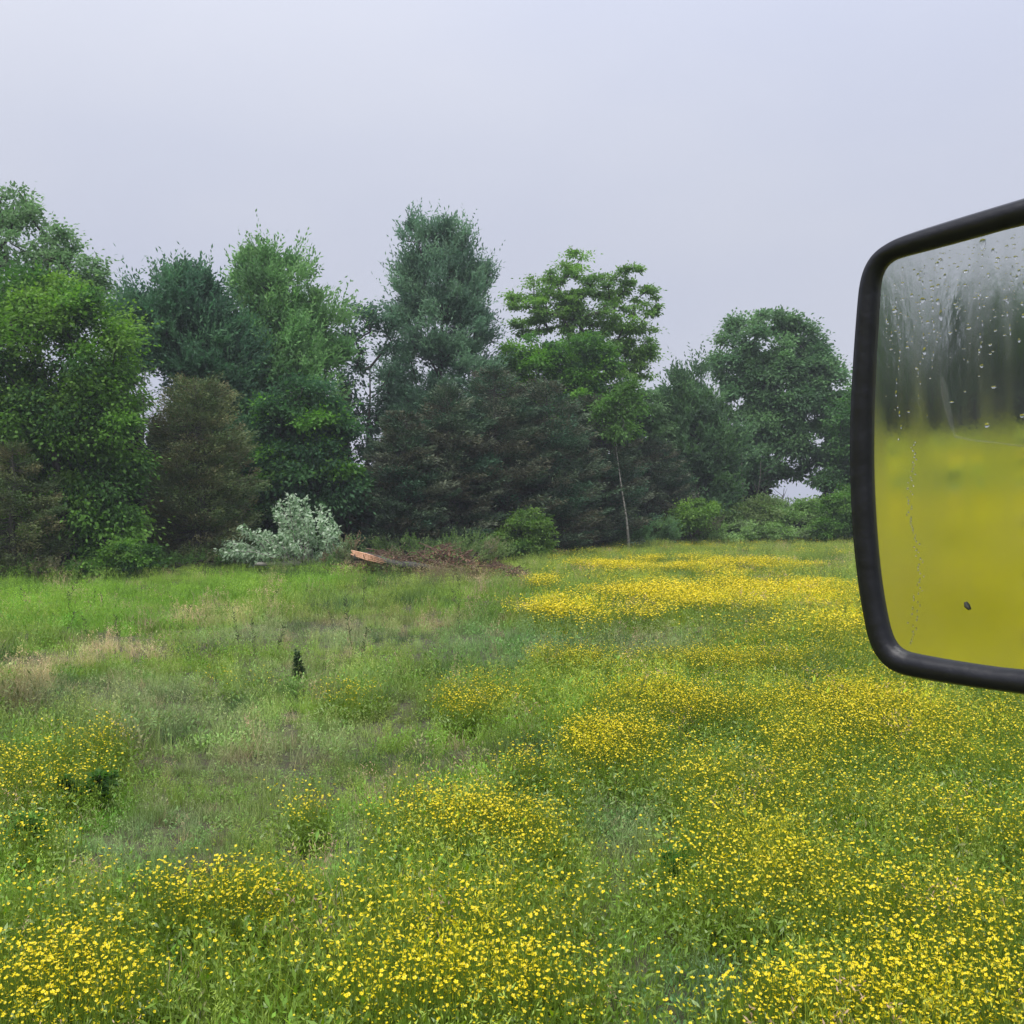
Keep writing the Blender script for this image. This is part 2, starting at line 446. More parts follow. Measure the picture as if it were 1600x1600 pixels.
def buttercup_head(gp, c, r, tilt):
    """five overlapping petals in a shallow cup"""
    ax = norm(np.array([tilt[0], tilt[1], 1.0])); u = norm(np.cross(ax, [0.3, 1, 0.1])); w_ = np.cross(ax, u)
    Vs = [c]; Fs = []
    for k in range(5):
        a0 = k * 2 * np.pi / 5
        for da, rr, hh in ((-.56, .72, .22), (-.28, 1.0, .40), (.28, 1.0, .40), (.56, .72, .22)):
            Vs.append(c + r * rr * (np.cos(a0 + da) * u + np.sin(a0 + da) * w_) + ax * r * hh)
        b = 1 + 4 * k
        Fs += [(0, b, b + 1), (0, b + 1, b + 2), (0, b + 2, b + 3)]
    gp.add(np.array(Vs), np.array(Fs), (.90, .72, .003))
    k = 6; a = np.arange(k) * 2 * np.pi / k
    ring = c + ax * r * .12 + r * .22 * (np.cos(a)[:, None] * u + np.sin(a)[:, None] * w_)
    gp.add(np.vstack([ring, c + ax * r * .4]), np.array([(i, (i + 1) % k, k) for i in range(k)]), (.52, .42, .006))

def buttercup(n, spread, h, r=.0125, foliage=True, lean=.08):
    gp = Geo(); gs = Geo()
    for i in range(n):
        a = rng.random() * 6.28; q = spread * math.sqrt(rng.random())
        x, y = q * math.cos(a), q * math.sin(a); hh = h * (.75 + .4 * rng.random())
        dx, dy = rng.normal(size=2) * lean * hh
        P = np.array([[x * .3, y * .3, -.02], [x * .6 + dx * .2, y * .6 + dy * .2, hh * .5], [x + dx, y + dy, hh]])
        tube(gs, P, [.0016, .0013, .001], 3, (.2, .3, .035), cap=False)
        buttercup_head(gp, P[-1], r * (.6 + .6 * rng.random()), rng.normal(size=2) * .5)
    if foliage:
        k = 3 * n + 4; P = rng.normal(size=(k, 3)) * np.array([spread * .6 + .02, spread * .6 + .02, .05]) + np.array([0, 0, h * .35]); P[:, 2] = np.abs(P[:, 2])
        leaves(gs, P, rng.normal(size=(k, 3)) + np.array([0, 0, .4]), .05, .014, np.array((.17, .28, .03)), .6)
    return gp, gs

M_stem = mat_leaf('stem', .2, .5)
def joined_flower(kset, name, n, spread, h, r):
    gp, gs = buttercup(n, spread, h, r)
    g = Geo(); npv = gp.n
    nf = {k: sum(len(f) for f in gp.F[k]) for k in (3, 4)}
    me1 = gp.mesh(name + '_p'); me2 = gs.mesh(name + '_s')
    g.add(np.concatenate(gp.V), [np.concatenate(gp.F[k]) for k in (3, 4) if gp.F[k]], np.concatenate(gp.T))
    g.add(np.concatenate(gs.V), [np.concatenate(gs.F[k]) for k in (3, 4) if gs.F[k]], np.concatenate(gs.T))
    in_set(kset, name, g, M_petal_i)
new_set('flowers')
for v in range(6): joined_flower('flowers', 'a_cup%d' % v, 1 + (v % 3), .06, .34, .0078)
new_set('far_flowers')
for v in range(6): joined_flower('far_flowers', 'a_cups%d' % v, 14, .30, .38, .0145)

def scatter(name, x, y, kset, scl, tint, label, cat, lean=.12):
    n = len(x)
    z = ground_z(x, y)
    P = np.stack([x, y, z], 1)
    me = bpy.data.meshes.new(name)
    me.vertices.add(n); me.vertices.foreach_set('co', P.astype(np.float32).ravel())
    def att(nm, ty, arr, key):
        a = me.attributes.new(nm, ty, 'POINT'); a.data.foreach_set(key, arr)
    att('which', 'INT', rng.integers(0, len(SETS[kset].objects), n).astype(np.int32), 'value')
    rot = np.stack([rng.normal(size=n) * lean, rng.normal(size=n) * lean, rng.random(n) * 6.283], 1).astype(np.float32)
    att('turn', 'FLOAT_VECTOR', rot.ravel(), 'vector')
    att('size', 'FLOAT', np.asarray(scl, np.float32), 'value')
    c = np.ones((n, 4), np.float32); c[:, :3] = tint
    att('tint', 'FLOAT_COLOR', c.ravel(), 'color')
    o = link(name, me)
    ng = bpy.data.node_groups.new(name + '_scatter', 'GeometryNodeTree')
    ng.interface.new_socket('Geometry', in_out='INPUT', socket_type='NodeSocketGeometry')
    ng.interface.new_socket('Geometry', in_out='OUTPUT', socket_type='NodeSocketGeometry')
    N = ng.nodes; L = ng.links
    gi = N.new('NodeGroupInput'); go = N.new('NodeGroupOutput')
    ci = N.new('GeometryNodeCollectionInfo'); ci.inputs['Collection'].default_value = SETS[kset]
    ci.inputs['Separate Children'].default_value = True; ci.inputs['Reset Children'].default_value = True
    iop = N.new('GeometryNodeInstanceOnPoints')
    iop.inputs['Pick Instance'].default_value = True
    def named(nm, ty):
        a = N.new('GeometryNodeInputNamedAttribute'); a.data_type = ty; a.inputs['Name'].default_value = nm; return a.outputs['Attribute']
    e2r = N.new('FunctionNodeEulerToRotation')
    L.new(named('turn', 'FLOAT_VECTOR'), e2r.inputs[0]); L.new(e2r.outputs[0], iop.inputs['Rotation'])
    L.new(named('which', 'INT'), iop.inputs['Instance Index']); L.new(named('size', 'FLOAT'), iop.inputs['Scale'])
    L.new(gi.outputs[0], iop.inputs['Points']); L.new(ci.outputs[0], iop.inputs['Instance'])
    L.new(iop.outputs[0], go.inputs[0])
    md = o.modifiers.new('scatter', 'NODES'); md.node_group = ng
    tag(o, label, cat, kind='stuff')
    return o

def wedge_points(y0, y1, per_m2, half=0.60, extra=1.5):
    area_x = half * y1 + extra
    n = int(per_m2 * (y1 - y0) * 2 * area_x)
    y = y0 + (y1 - y0) * rng.random(n); x = (rng.random(n) * 2 - 1) * area_x
    k = np.abs(x) < half * y + extra
    x, y = x[k], y[k]
    k = y < edge_dist(x / y) + 2.0
    return x[k], y[k]

xs, ys, sc_ = [], [], []
for y0, y1, dn, s in ((2.5, 9, 75, .95), (9, 15, 45, 1.1), (15, 22, 20, 1.3)):
    x, y = wedge_points(y0, y1, dn); xs.append(x); ys.append(y); sc_.append(np.full(len(x), s))
x = np.concatenate(xs); y = np.concatenate(ys); s = np.concatenate(sc_)
s = s * (0.45 + 1.0 * fbm(x, y, 1.1, 51)) * (.8 + .4 * rng.random(len(x)))
px, py = to_px(x, y)
bare = blob(px, py, BARE)
s *= (1 - .35 * bare) * (1 - .6 * np.clip(blob(px, py, TAN), 0, 1))
scatter('meadow_grass', x, y, 'near_grass', s, grass_tint(x, y), 'fine green meadow grass with seed heads in the foreground field', 'grass')
x, y = wedge_points(20, 66, 6.5)
s = (0.6 + .7 * fbm(x, y, 2.0, 52)) * (.8 + .4 * rng.random(len(x)))
px, py = to_px(x, y); s *= (1 - .25 * blob(px, py, BARE)) * (1 - .6 * np.clip(blob(px, py, TAN), 0, 1))
xr = (rng.random(52000) * 2 - 1) * 75; yr = (rng.random(52000) * 2 - 1) * 75
ra = rng.uniform(R(186), R(226), 60000); rd = 5 + 62 * rng.random(60000) ** .7
xr = np.concatenate([xr, rd * np.cos(ra)]); yr = np.concatenate([yr, rd * np.sin(ra)])
k = ~((yr > 1) & (np.abs(xr) < .62 * yr + 1)) & (xr < 12) & (yr < 34) & ~((np.hypot(xr, yr) < 2.2))
k &= (yr < 0) | (yr < edge_dist(xr / np.maximum(yr, .1)) + 1) | (xr < -40)
xr, yr = xr[k], yr[k]
x = np.concatenate([x, xr]); y = np.concatenate([y, yr]); s = np.concatenate([s, np.full(len(xr), 1.1)])
scatter('meadow_grass', x, y, 'far_grass', s, grass_tint(x, y), 'long meadow grass of the far field below the wood', 'grass')

# buttercups
x, y = wedge_points(2.6, 17, 3800, .56, .5)
dn = yellow_density(x, y)
k = rng.random(len(x)) < dn * np.interp(y, [4, 9, 17], [.62, .60, .56])
x, y = x[k], y[k]
ordr = np.argsort(np.hypot(x, y) + np.where(np.abs(x / y) < .49, 0, 50) + np.where(y > 4.55, 0, 50))
near = ordr[:300]; rest = ordr[300:]
scatter('buttercups', x[rest], y[rest], 'flowers', .7 + .6 * rng.random(len(rest)), np.ones((len(rest), 3)), 'small yellow buttercups crowded through the foreground grass', 'flowers', .1)
FLW = []
for v in range(6):
    gp, gs = buttercup(1, .01, .38, .0083, foliage=True)
    FLW.append((gp.mesh('petals'), gs.mesh('stem')))
for q, i in enumerate(near):
    pm, sm = FLW[q % 6]
    o = link('buttercup', sm, M_stem); o.location = (x[i], y[i], float(ground_z(x[i], y[i])))
    o.rotation_euler = (rng.normal() * .1, rng.normal() * .1, rng.random() * 6.28); sc = .8 + .4 * rng.random(); o.scale = (sc, sc, sc)
    tag(o, 'small yellow buttercup on a thin stem in the nearest grass', 'flower', 'buttercups in the nearest grass')
    link('petals', pm, M_petal, o)
x, y = wedge_points(16, 62, 62, .58, .5)
dn = yellow_density(x, y)
k = rng.random(len(x)) < dn
x, y = x[k], y[k]
m_ = rng.random(len(xr)) < yellow_density(xr, yr) * .075
scatter('buttercups', np.concatenate([x, xr[m_]]), np.concatenate([y, yr[m_]]), 'far_flowers', np.concatenate([.9 + .3 * rng.random(len(x)), np.full(m_.sum(), 1.25)]),
        np.ones((len(x) + m_.sum(), 3)), 'bright yellow drifts of buttercups across the far field', 'flowers', .08)

# ------------------------------------------------------------------ trees
def skeleton(base, trunk_pts, targets, r0, tilt=0.35):
    """grow limbs from the trunk to every target; returns nodes, parents, radii"""
    nodes = [np.array(p, float) for p in trunk_pts]; par = [-1] + list(range(len(nodes) - 1)); load = [0.0] * len(nodes)
    ax = np.array(trunk_pts)
    axis_d = [np.min(np.linalg.norm(ax - tp, axis=1)) for tp in targets]
    ends = []
    for ti in np.argsort(axis_d):
        tp = targets[ti]
        A = np.array(nodes); d = np.linalg.norm(A - tp, axis=1)
        dz = tp[2] - A[:, 2]; hd = np.linalg.norm((A - tp)[:, :2], axis=1)
        cost = d + np.where(dz < hd * tilt, (hd * tilt - dz) * 1.5, 0) + np.where(np.arange(len(A)) == 0, 5, 0)
        j = int(np.argmin(cost)); p0 = nodes[j]; k = max(1, int(d[j] / 0.8)); prev = j
        for q in range(1, k + 1):
            f = q / k; c = p0 * (1 - f) + tp * f
            c = c + np.array([0, 0, 1.0]) * math.sin(f * math.pi) * (-0.08 if tilt > 0 else .05) * d[j] + rng.normal(size=3) * 0.07 * (q < k)
            nodes.append(c); par.append(prev); load.append(0.0); prev = len(nodes) - 1
        ends.append(prev)
    for e in ends:
        j = e
        while j >= 0: load[j] += 1; j = par[j]
    load = np.maximum(np.array(load), .5)
    rad = r0 * (load / load[0]) ** 0.5
    for k in range(len(trunk_pts)): rad[k] = max(rad[k], r0 * (1 - .75 * k / len(trunk_pts)))
    return np.array(nodes), par, rad

def limbs_mesh(nodes, par, rad, start, rmin=.012):
    g = Geo()
    kids = {}
    for i, p_ in enumerate(par): kids.setdefault(p_, []).append(i)
    done = set(range(start))
    for i in range(start, len(nodes)):
        if i in done: continue
        chain = [par[i], i]; done.add(i); j = i
        while True:
            nx = [k for k in kids.get(j, []) if k not in done]
            if not nx: break
            b = max(nx, key=lambda q: rad[q]); done.add(b); chain.append(b); j = b
        rr = np.maximum(rad[chain], rmin); rr[0] = rr[1] * 1.1
        tube(g, nodes[chain], rr, 5, cap=False)
    return g

def sample_lobe(lb, d, n, depth=.8, shell=.55):
    cx, cy, rx, ry = lb
    c = np.array([wx(cx, d), d, wz(cy, d)]); rr = np.array([rx / FPX * d, rx / FPX * d * depth, ry / FPX * d])
    v = norm(rng.normal(size=(n, 3))); rad = (shell + (1 - shell) * rng.random((n, 1))) ** 0.7
    return c + v * rad * rr, c

def make_tree(name, label, cat, d, base_px, trunk_r, lobes, style, tints, n_leaf=22000, leaf=(.13, .08), clump=.55,
              trunk_to=None, depth=.8, lean=0.0, bark=None, group=None, per_m2=None, base_z=None, tilt=.35, trunk_stop=.75, flat=.55):
    """broadleaf tree: limbs grown to clumps, clumps full of leaves. lobes are (cx, cy, rx, ry) in photograph rows at distance d"""
    bx = wx(base_px, d); bz = float(ground_z(bx, d)) if base_z is None else base_z
    root = empty(name, (bx, d, bz), label, cat, group)
    org = np.array([bx, d, bz])
    areas = np.array([l[2] * l[3] for l in lobes], float); areas /= areas.sum()
    tot_area = sum(math.pi * (l[2] / FPX * d) * (l[3] / FPX * d) for l in lobes)
    nc = int(np.clip(tot_area / (clump * clump) * 1.0, 6, 260))
    C, LC = [], []
    for l, a in zip(lobes, areas):
        k = max(1, int(round(nc * a))); c, cc = sample_lobe(l, d, k, depth); C.append(c); LC += [cc] * k
    C = np.concatenate(C); LC = np.array(LC)
    C[:, 2] = np.maximum(C[:, 2], bz + .35)
    top = C[:, 2].max(); ctr = C.mean(0)
    tt = trunk_to if trunk_to is not None else (ctr[0] - bx) * .8
    hs = (top - bz) * trunk_stop; k = max(4, int(hs / 1.2))
    tp = [org + np.array([tt * (f ** 1.4), 0, hs * f]) + (rng.normal(size=3) * .05 * (f > 0)) for f in np.linspace(0, 1, k)]
    tp[0][2] -= .15
    nodes, par, rad = skeleton(org, tp, C, trunk_r, tilt)
    g = Geo(); trr = np.maximum(rad[:k], .02); trr[0] *= 1.35; trr *= np.linspace(1, .3, k)
    tube(g, np.array(tp) - org, trr, 8, rough=.06)
    link('trunk', g.mesh('trunk', True), bark or M_bark, root)
    g = limbs_mesh(nodes - org, par, rad, k)
    link('branches', g.mesh('branches', True), bark or M_bark, root)['kind'] = 'stuff'
    g = Geo()
    n = n_leaf // len(C)
    out = norm((C - LC) + (C - ctr) * .5)
    for ci, c in enumerate(C):
        tn = np.array(tints[rng.integers(len(tints))]) * (.75 + .45 * rng.random())
        cs = clump * (.6 + .8 * rng.random())
        if style == 'broad':
            v = rng.normal(size=(n, 3)) * (.42 + .35 * rng.exponential(size=(n, 1)).clip(0, .85)) * np.array([1, 1, flat]) * cs
            P = c + v - org
            D = v / cs * .7 + out[ci] * .4 + rng.normal(size=(n, 3)) * .5 + np.array([0, 0, -.25])
            leaves(g, P, D, leaf[0] * (.7 + .6 * rng.random(n)), leaf[1] * (.7 + .6 * rng.random(n)), tn * (.88 + .24 * rng.random((n, 1))), .62, .1)
        elif style == 'plume':        # upswept shoots, leaves set along each
            ns = max(4, n // 9); m9 = n // ns
            sd_ = norm(out[ci] * .55 + np.array([0, 0, .75]) + rng.normal(size=(ns, 3)) * .32)
            so = c + rng.normal(size=(ns, 3)) * cs * .45 * np.array([1, 1, .7]) - org
            sl = cs * (.7 + 1.5 * rng.random(ns) ** 2); sl = np.where(rng.random(ns) < .07, sl * 1.7, sl)
            f = (np.arange(m9) + .5) / m9
            P = so[:, None, :] + sd_[:, None, :] * (sl[:, None, None] * f[None, :, None])
            P = P.reshape(-1, 3); D = np.repeat(sd_, m9, 0) * .8 + rng.normal(size=(len(P), 3)) * .5
            leaves(g, P, D, leaf[0] * (.7 + .6 * rng.random(len(P))), leaf[1], tn * (.85 + .3 * rng.random((len(P), 1))), .35)
        elif style == 'umbrella':     # pinnate leaves held in flat layers
            ns = max(3, n // 13); m9 = 13
            az = rng.random(ns) * 6.283
            sd_ = norm(np.stack([np.cos(az), np.sin(az), -.12 + .3 * rng.normal(size=ns)], 1))
            so = c + rng.normal(size=(ns, 3)) * cs * np.array([.5, .5, .16]) - org
            sl = cs * .55 * (.7 + .6 * rng.random(ns))
            f = (np.arange(m9) + 1.) / m9
            P = so[:, None, :] + sd_[:, None, :] * (sl[:, None, None] * f[None, :, None]); P[:, :, 2] -= (sl[:, None] * f[None, :] ** 2 * .35)
            P = P.reshape(-1, 3); sgn = np.where(np.arange(m9) % 2 == 0, 1., -1.)
            side = np.cross(sd_, [0, 0, 1.0])
            D = (side[:, None, :] * sgn[None, :, None] + sd_[:, None, :] * .5).reshape(-1, 3) + rng.normal(size=(len(P), 3)) * .25
            leaves(g, P, D, leaf[0] * (.7 + .6 * rng.random(len(P))), leaf[1], tn * (.85 + .3 * rng.random((len(P), 1))), .8, .15)
    o = link('crown', g.mesh('crown'), M_leaf, root); o['kind'] = 'stuff'
    return root

def make_conifer(name, label, cat, d, base_px, top_py, prof, tints, n_leaf=20000, leaf=(.11, .035), trunk_r=.2, n_br=150,
                 sweep=.2, bark=None, group=None, gap=0.0, start=.04, mat=None, tuft=.5, lean=0.0, wob=.18, azr=None):
    """conifer or cedar. prof: [(fraction of height, half width in metres)]; branches all round, sprays of needles along them"""
    bx = wx(base_px, d); bz = float(ground_z(bx, d)); H = wz(top_py, d) - bz
    root = empty(name, (bx, d, bz), label, cat, group)
    k = 9; f = np.linspace(0, 1, k)
    T = np.stack([lean * f + .05 * rng.normal(size=k) * (f > 0), .05 * rng.normal(size=k), f * H], 1); T[0, 2] -= .15
    g = Geo(); tube(g, T, trunk_r * (1 - f) ** .8 + .015, 7, rough=.05)
    link('trunk', g.mesh('trunk', True), bark or M_bark, root)
    gb = Geo(); gl = Geo()
    pf = np.array([p_[0] for p_ in prof]); pw = np.array([p_[1] for p_ in prof])
    fr = start + (1 - start) * (np.arange(n_br) + rng.random(n_br)) / n_br
    hw = np.interp(fr, pf, pw) * (1 - wob + 2 * wob * rng.random(n_br)) * (.86 + .3 * hash_noise(fr * 14, fr * 0 + base_px, 1.0, 4)) ; hw = np.maximum(hw, .12)
    wsum = hw.sum() + .3 * n_br
    for i in range(n_br):
        if rng.random() < gap: continue
        az = rng.random() * 6.283
        dirh = np.array([math.cos(az), math.sin(az), 0])
        tb = np.array([np.interp(fr[i], f, T[:, 0]), np.interp(fr[i], f, T[:, 1]), fr[i] * H])
        sw = sweep * (1 + .5 * rng.normal()) + .9 * max(0, fr[i] - .82) * 3
        q = np.linspace(0, 1, 6)
        B = tb + dirh * (hw[i] * q)[:, None] + np.array([0, 0, 1.0]) * (hw[i] * (sw * q ** 1.6 - .12 * np.sin(q * math.pi)))[:, None]
        B[1:, :2] += rng.normal(size=(5, 2)) * .03 * hw[i]
        tube(gb, B, np.linspace(.014 + .005 * hw[i], .003, 6), 3, cap=False)
        n = int(n_leaf * (hw[i] + .3) / wsum)
        if n < 3: continue
        qq = np.sqrt(rng.random(n) * .96 + .04)
        P = np.stack([np.interp(qq, q, B[:, a]) for a in range(3)], 1)
        bd = norm(B[-1] - B[0]); side = norm(np.cross(bd, [0, 0, 1.0]))
        sp = (rng.random(n) * 2 - 1) * tuft * (1.05 - qq * .75) * (.4 + hw[i] * .3)
        P = P + side * sp[:, None] + bd * np.abs(sp)[:, None] * .5 + rng.normal(size=(n, 3)) * np.array([.07, .07, .055])
        D = bd + side * np.sign(sp)[:, None] * .6 + rng.normal(size=(n, 3)) * .42 + np.array([0, 0, .12])
        tn = np.array(tints[rng.integers(len(tints))]) * (.8 + .4 * rng.random())
        leaves(gl, P, D, leaf[0] * (.7 + .7 * rng.random(n)), leaf[1], tn * (.85 + .3 * rng.random((n, 1))), .55)
    link('branches', gb.mesh('branches', True), bark or M_bark, root)['kind'] = 'stuff'
    link('crown', gl.mesh('crown'), mat or M_needle, root)['kind'] = 'stuff'
    return root

VIV = [(.12, .25, .045), (.15, .30, .055), (.08, .18, .04), (.19, .34, .07), (.065, .15, .04)]
MID = [(.11, .23, .07), (.13, .27, .08), (.08, .18, .06)]
PALE = [(.20, .33, .15), (.24, .38, .18), (.16, .28, .12)]
DEEP = [(.09, .20, .10), (.115, .235, .115), (.07, .155, .085)]
BLUEG = [(.13, .23, .155), (.16, .27, .18), (.10, .18, .125)]
BRN = [(.165, .205, .08), (.13, .175, .07), (.195, .19, .09), (.11, .175, .065)]
GRB = [(.105, .15, .085), (.08, .125, .07), (.14, .165, .105), (.065, .115, .06), (.06, .13, .07), (.11, .115, .07)]

TREES_START = True
# left edge of the picture
make_tree('maple_tree', 'large vivid green broadleaf tree with drooping layers, nearest the left edge', 'tree', 33, 110, .26,
          [(95, 560, 115, 110), (160, 690, 62, 110), (50, 660, 110, 100), (165, 815, 55, 60), (-60, 600, 120, 160), (60, 480, 70, 60), (150, 540, 60, 60), (80, 790, 80, 60)], 'broad', VIV, 92000, (.14, .09), .55, flat=.6)
make_tree('tall_tree', 'tall pale airy broadleaf tree rising above the vivid one at the left edge', 'tree', 38, 30, .28,
          [(20, 400, 85, 75), (105, 440, 58, 58), (30, 330, 32, 38), (90, 385, 35, 25), (-70, 420, 80, 110), (140, 425, 25, 25)], 'broad', PALE, 24000, (.16, .095), .36, trunk_stop=.8)
make_conifer('dead_cedar', 'brown half dead cedar low at the left edge of the wood', 'tree', 31.2, 20, 700, [(0, .9), (.3, 1.5), (.7, 1.1), (1, .15)], BRN, 34000, (.10, .03), .1, 160, .15, tuft=.8)
make_tree('young_tree', 'small yellow-green tree between the left maple and the dark domed tree', 'tree', 46, 200, .14,
          [(195, 530, 32, 65), (215, 500, 25, 40), (190, 620, 30, 50)], 'broad', [(.17, .27, .09), (.14, .23, .08)], 14000, (.17, .11), .45)
make_tree('domed_tree', 'dark green dome of upswept shoots above the brown cedar', 'tree', 42, 320, .22,
          [(285, 500, 78, 66), (245, 520, 48, 50), (330, 560, 62, 75), (350, 640, 45, 60), (300, 470, 60, 38), (300, 560, 60, 50)], 'plume', DEEP, 62000, (.20, .085), .55)
make_tree('pale_plumed_tree', 'light green feathery tree with a spiky top, third crown from the left', 'tree', 44, 445, .26,
          [(430, 460, 62, 56), (408, 432, 34, 36), (475, 530, 62, 70), (425, 560, 80, 80), (440, 640, 90, 70), (380, 620, 45, 60)], 'plume', [(.19, .36, .13), (.16, .31, .12), (.23, .41, .15)], 76000, (.20, .085), .55)
make_conifer('brown_cedar', 'olive brown bushy cedar standing alone before the domed tree', 'tree', 36.4, 305, 603, [(0, 1.3), (.12, 1.8), (.5, 1.85), (.8, 1.45), (.93, .9), (1, .3)],
             BRN, 84000, (.10, .036), .16, 330, .25, tuft=.95, wob=.3)
make_tree('green_ash', 'mid green tree filling the wood behind the fallen silver branches', 'tree', 40, 480, .2,
          [(470, 650, 62, 60), (465, 740, 75, 70), (515, 700, 34, 60), (530, 760, 32, 50), (410, 700, 50, 70), (430, 800, 80, 50)], 'broad', [(.075, .175, .06), (.06, .145, .06), (.065, .15, .07), (.13, .29, .05)], 52000, (.16, .11), .45, flat=.5)
make_tree('sparse_tree', 'thin gappy tree with sky showing through, left of the tall spruce', 'tree', 47, 570, .16,
          [(560, 500, 32, 26), (600, 500, 22, 28), (545, 570, 20, 60), (572, 650, 34, 50), (612, 580, 20, 60), (590, 730, 40, 40)], 'broad', [(.085, .16, .095), (.10, .19, .11)], 9500, (.17, .10), .36)
make_tree('tall_feathery_tree', 'tallest blue-green feathery tree in the middle of the wood', 'tree', 50, 690, .26,
          [(652, 385, 22, 34), (702, 385, 28, 28), (680, 410, 50, 34), (725, 420, 26, 36), (690, 460, 68, 46), (640, 455, 24, 40), (745, 470, 22, 50), (690, 520, 76, 56), (690, 590, 84, 60), (650, 660, 50, 60)],
          'plume', [(.14, .25, .155), (.17, .29, .17), (.105, .19, .12)], 84000, (.20, .07), .48, trunk_stop=.9, depth=.9)
# dark grey-brown cedars
for i, (px_, top, d, hw, lab) in enumerate([
        (632, 650, 41.5, 1.6, 'dark grey cedar left of the tall spruce at the wood edge'),
        (700, 610, 43, 2.0, 'dark grey-brown cedar directly below the tall spruce'),
        (775, 580, 45, 2.3, 'broad dark cedar between the spruce and the green bush'),
        (855, 600, 46, 2.2, 'dark cedar standing just behind the round green bush'),
        (925, 625, 50, 2.4, 'dark brown cedar left of the leaning white trunk'),
        (1015, 690, 56, 2.0, 'low brown cedar right of the leaning white trunk')]):
    make_conifer('dark_cedar', lab, 'tree', d, px_, top, [(0, hw * .8), (.12, hw), (.5, hw * 1.0), (.8, hw * .72), (.93, hw * .4), (1, .15)], GRB, 52000, (.15, .05), .16, 230, .10, tuft=1.0,
                 group='dark cedars along the wood edge', wob=.28)
make_tree('walnut_tree', 'spreading tree with airy see-through top against the sky, right of the tallest tree', 'tree', 54, 900, .26,
          [(830, 455, 36, 16), (880, 428, 44, 16), (905, 402, 14, 12), (945, 450, 40, 20), (988, 432, 28, 14), (1010, 475, 20, 28), (1005, 530, 30, 26), (960, 500, 40, 26), (870, 480, 50, 20), (1005, 590, 14, 7), (802, 472, 12, 10),
           (920, 480, 55, 30), (1020, 545, 12, 14), (850, 505, 50, 24), (980, 560, 30, 24), (930, 545, 50, 34), (960, 600, 40, 34)],
          'broad', [(.17, .31, .075), (.14, .26, .075), (.20, .36, .08)], 40000, (.17, .09), .33, tilt=.15, depth=.8, flat=.4)
make_tree('bright_tree', 'bright green foliage filling out below the airy see-through crown', 'tree', 51.5, 880, .2,
          [(840, 575, 56, 34), (895, 555, 60, 32), (800, 590, 24, 28), (925, 590, 45, 50), (880, 620, 70, 36), (975, 640, 26, 44), (920, 660, 60, 40), (815, 545, 26, 22)],
          'broad', [(.13, .29, .05), (.16, .33, .055), (.10, .23, .05), (.07, .16, .05)], 48000, (.17, .10), .42, flat=.6)
make_tree('birch_tree', 'slender tree with a pale leaning trunk before the dark cedars', 'tree', 48, 984, .065,
          [(958, 650, 20, 40), (985, 620, 18, 26)], 'broad', [(.12, .24, .06)], 5000, (.15, .09), .35, trunk_to=-.72, bark=M_bark_pale, trunk_stop=.62)
make_tree('thin_tree', 'thin pale tree with gaps, between the walnut and the pointed pine', 'tree', 57, 1015, .1,
          [(1012, 640, 22, 35), (1030, 690, 25, 40), (1000, 700, 20, 40)], 'broad', PALE, 9000, (.18, .11), .4)
make_tree('pointed_pine', 'dark green upswept pine left of the round maple', 'tree', 58, 1090, .2,
          [(1082, 620, 36, 42), (1075, 690, 50, 60), (1115, 700, 40, 55), (1055, 640, 25, 40), (1090, 770, 60, 40), (1085, 660, 45, 45)], 'plume', [(.12, .22, .10), (.10, .18, .09), (.14, .26, .10)], 56000, (.23, .095), .5)
make_tree('round_maple', 'large round grey-green maple at right, standing clear of the wood', 'tree', 64, 1190, .3,
          [(1195, 522, 62, 40), (1238, 550, 52, 48), (1140, 560, 30, 38), (1170, 640, 52, 60), (1240, 640, 60, 55), (1285, 610, 38, 52), (1175, 710, 55, 45), (1300, 680, 42, 50), (1245, 700, 50, 32), (1310, 735, 35, 35), (1160, 755, 45, 22), (1222, 742, 26, 12), (1270, 752, 18, 16), (1220, 600, 70, 60), (1200, 670, 60, 50), (1270, 580, 30, 40)],
          'broad', [(.15, .27, .12), (.175, .31, .13), (.12, .23, .105)], 95000, (.22, .14), .46, flat=.7)
make_tree('edge_tree', 'green tree half hidden by the left side of the mirror', 'tree', 61, 1350, .24,
          [(1335, 660, 36, 50), (1350, 740, 60, 45), (1390, 640, 70, 70), (1450, 700, 80, 70)], 'broad', MID, 30000, (.2, .13), .6)

# ------------------------------------------------------------------ dark understorey behind the first row
g = Geo()
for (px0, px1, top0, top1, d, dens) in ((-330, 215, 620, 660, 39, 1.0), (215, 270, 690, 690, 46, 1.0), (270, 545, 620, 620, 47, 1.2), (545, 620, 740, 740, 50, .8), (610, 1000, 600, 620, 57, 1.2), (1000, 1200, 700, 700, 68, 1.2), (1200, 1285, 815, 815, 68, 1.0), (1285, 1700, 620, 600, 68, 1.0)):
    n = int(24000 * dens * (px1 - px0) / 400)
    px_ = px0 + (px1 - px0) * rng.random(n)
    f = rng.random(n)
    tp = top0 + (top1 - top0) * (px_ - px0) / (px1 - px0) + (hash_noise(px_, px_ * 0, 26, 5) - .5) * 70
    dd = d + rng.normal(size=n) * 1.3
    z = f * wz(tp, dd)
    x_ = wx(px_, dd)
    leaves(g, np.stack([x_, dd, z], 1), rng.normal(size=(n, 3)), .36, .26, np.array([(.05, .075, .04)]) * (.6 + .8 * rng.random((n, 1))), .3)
tag(link('undergrowth', g.mesh('undergrowth'), M_leaf), 'dark tangled undergrowth filling the wood behind the front trees', 'undergrowth', kind='stuff')

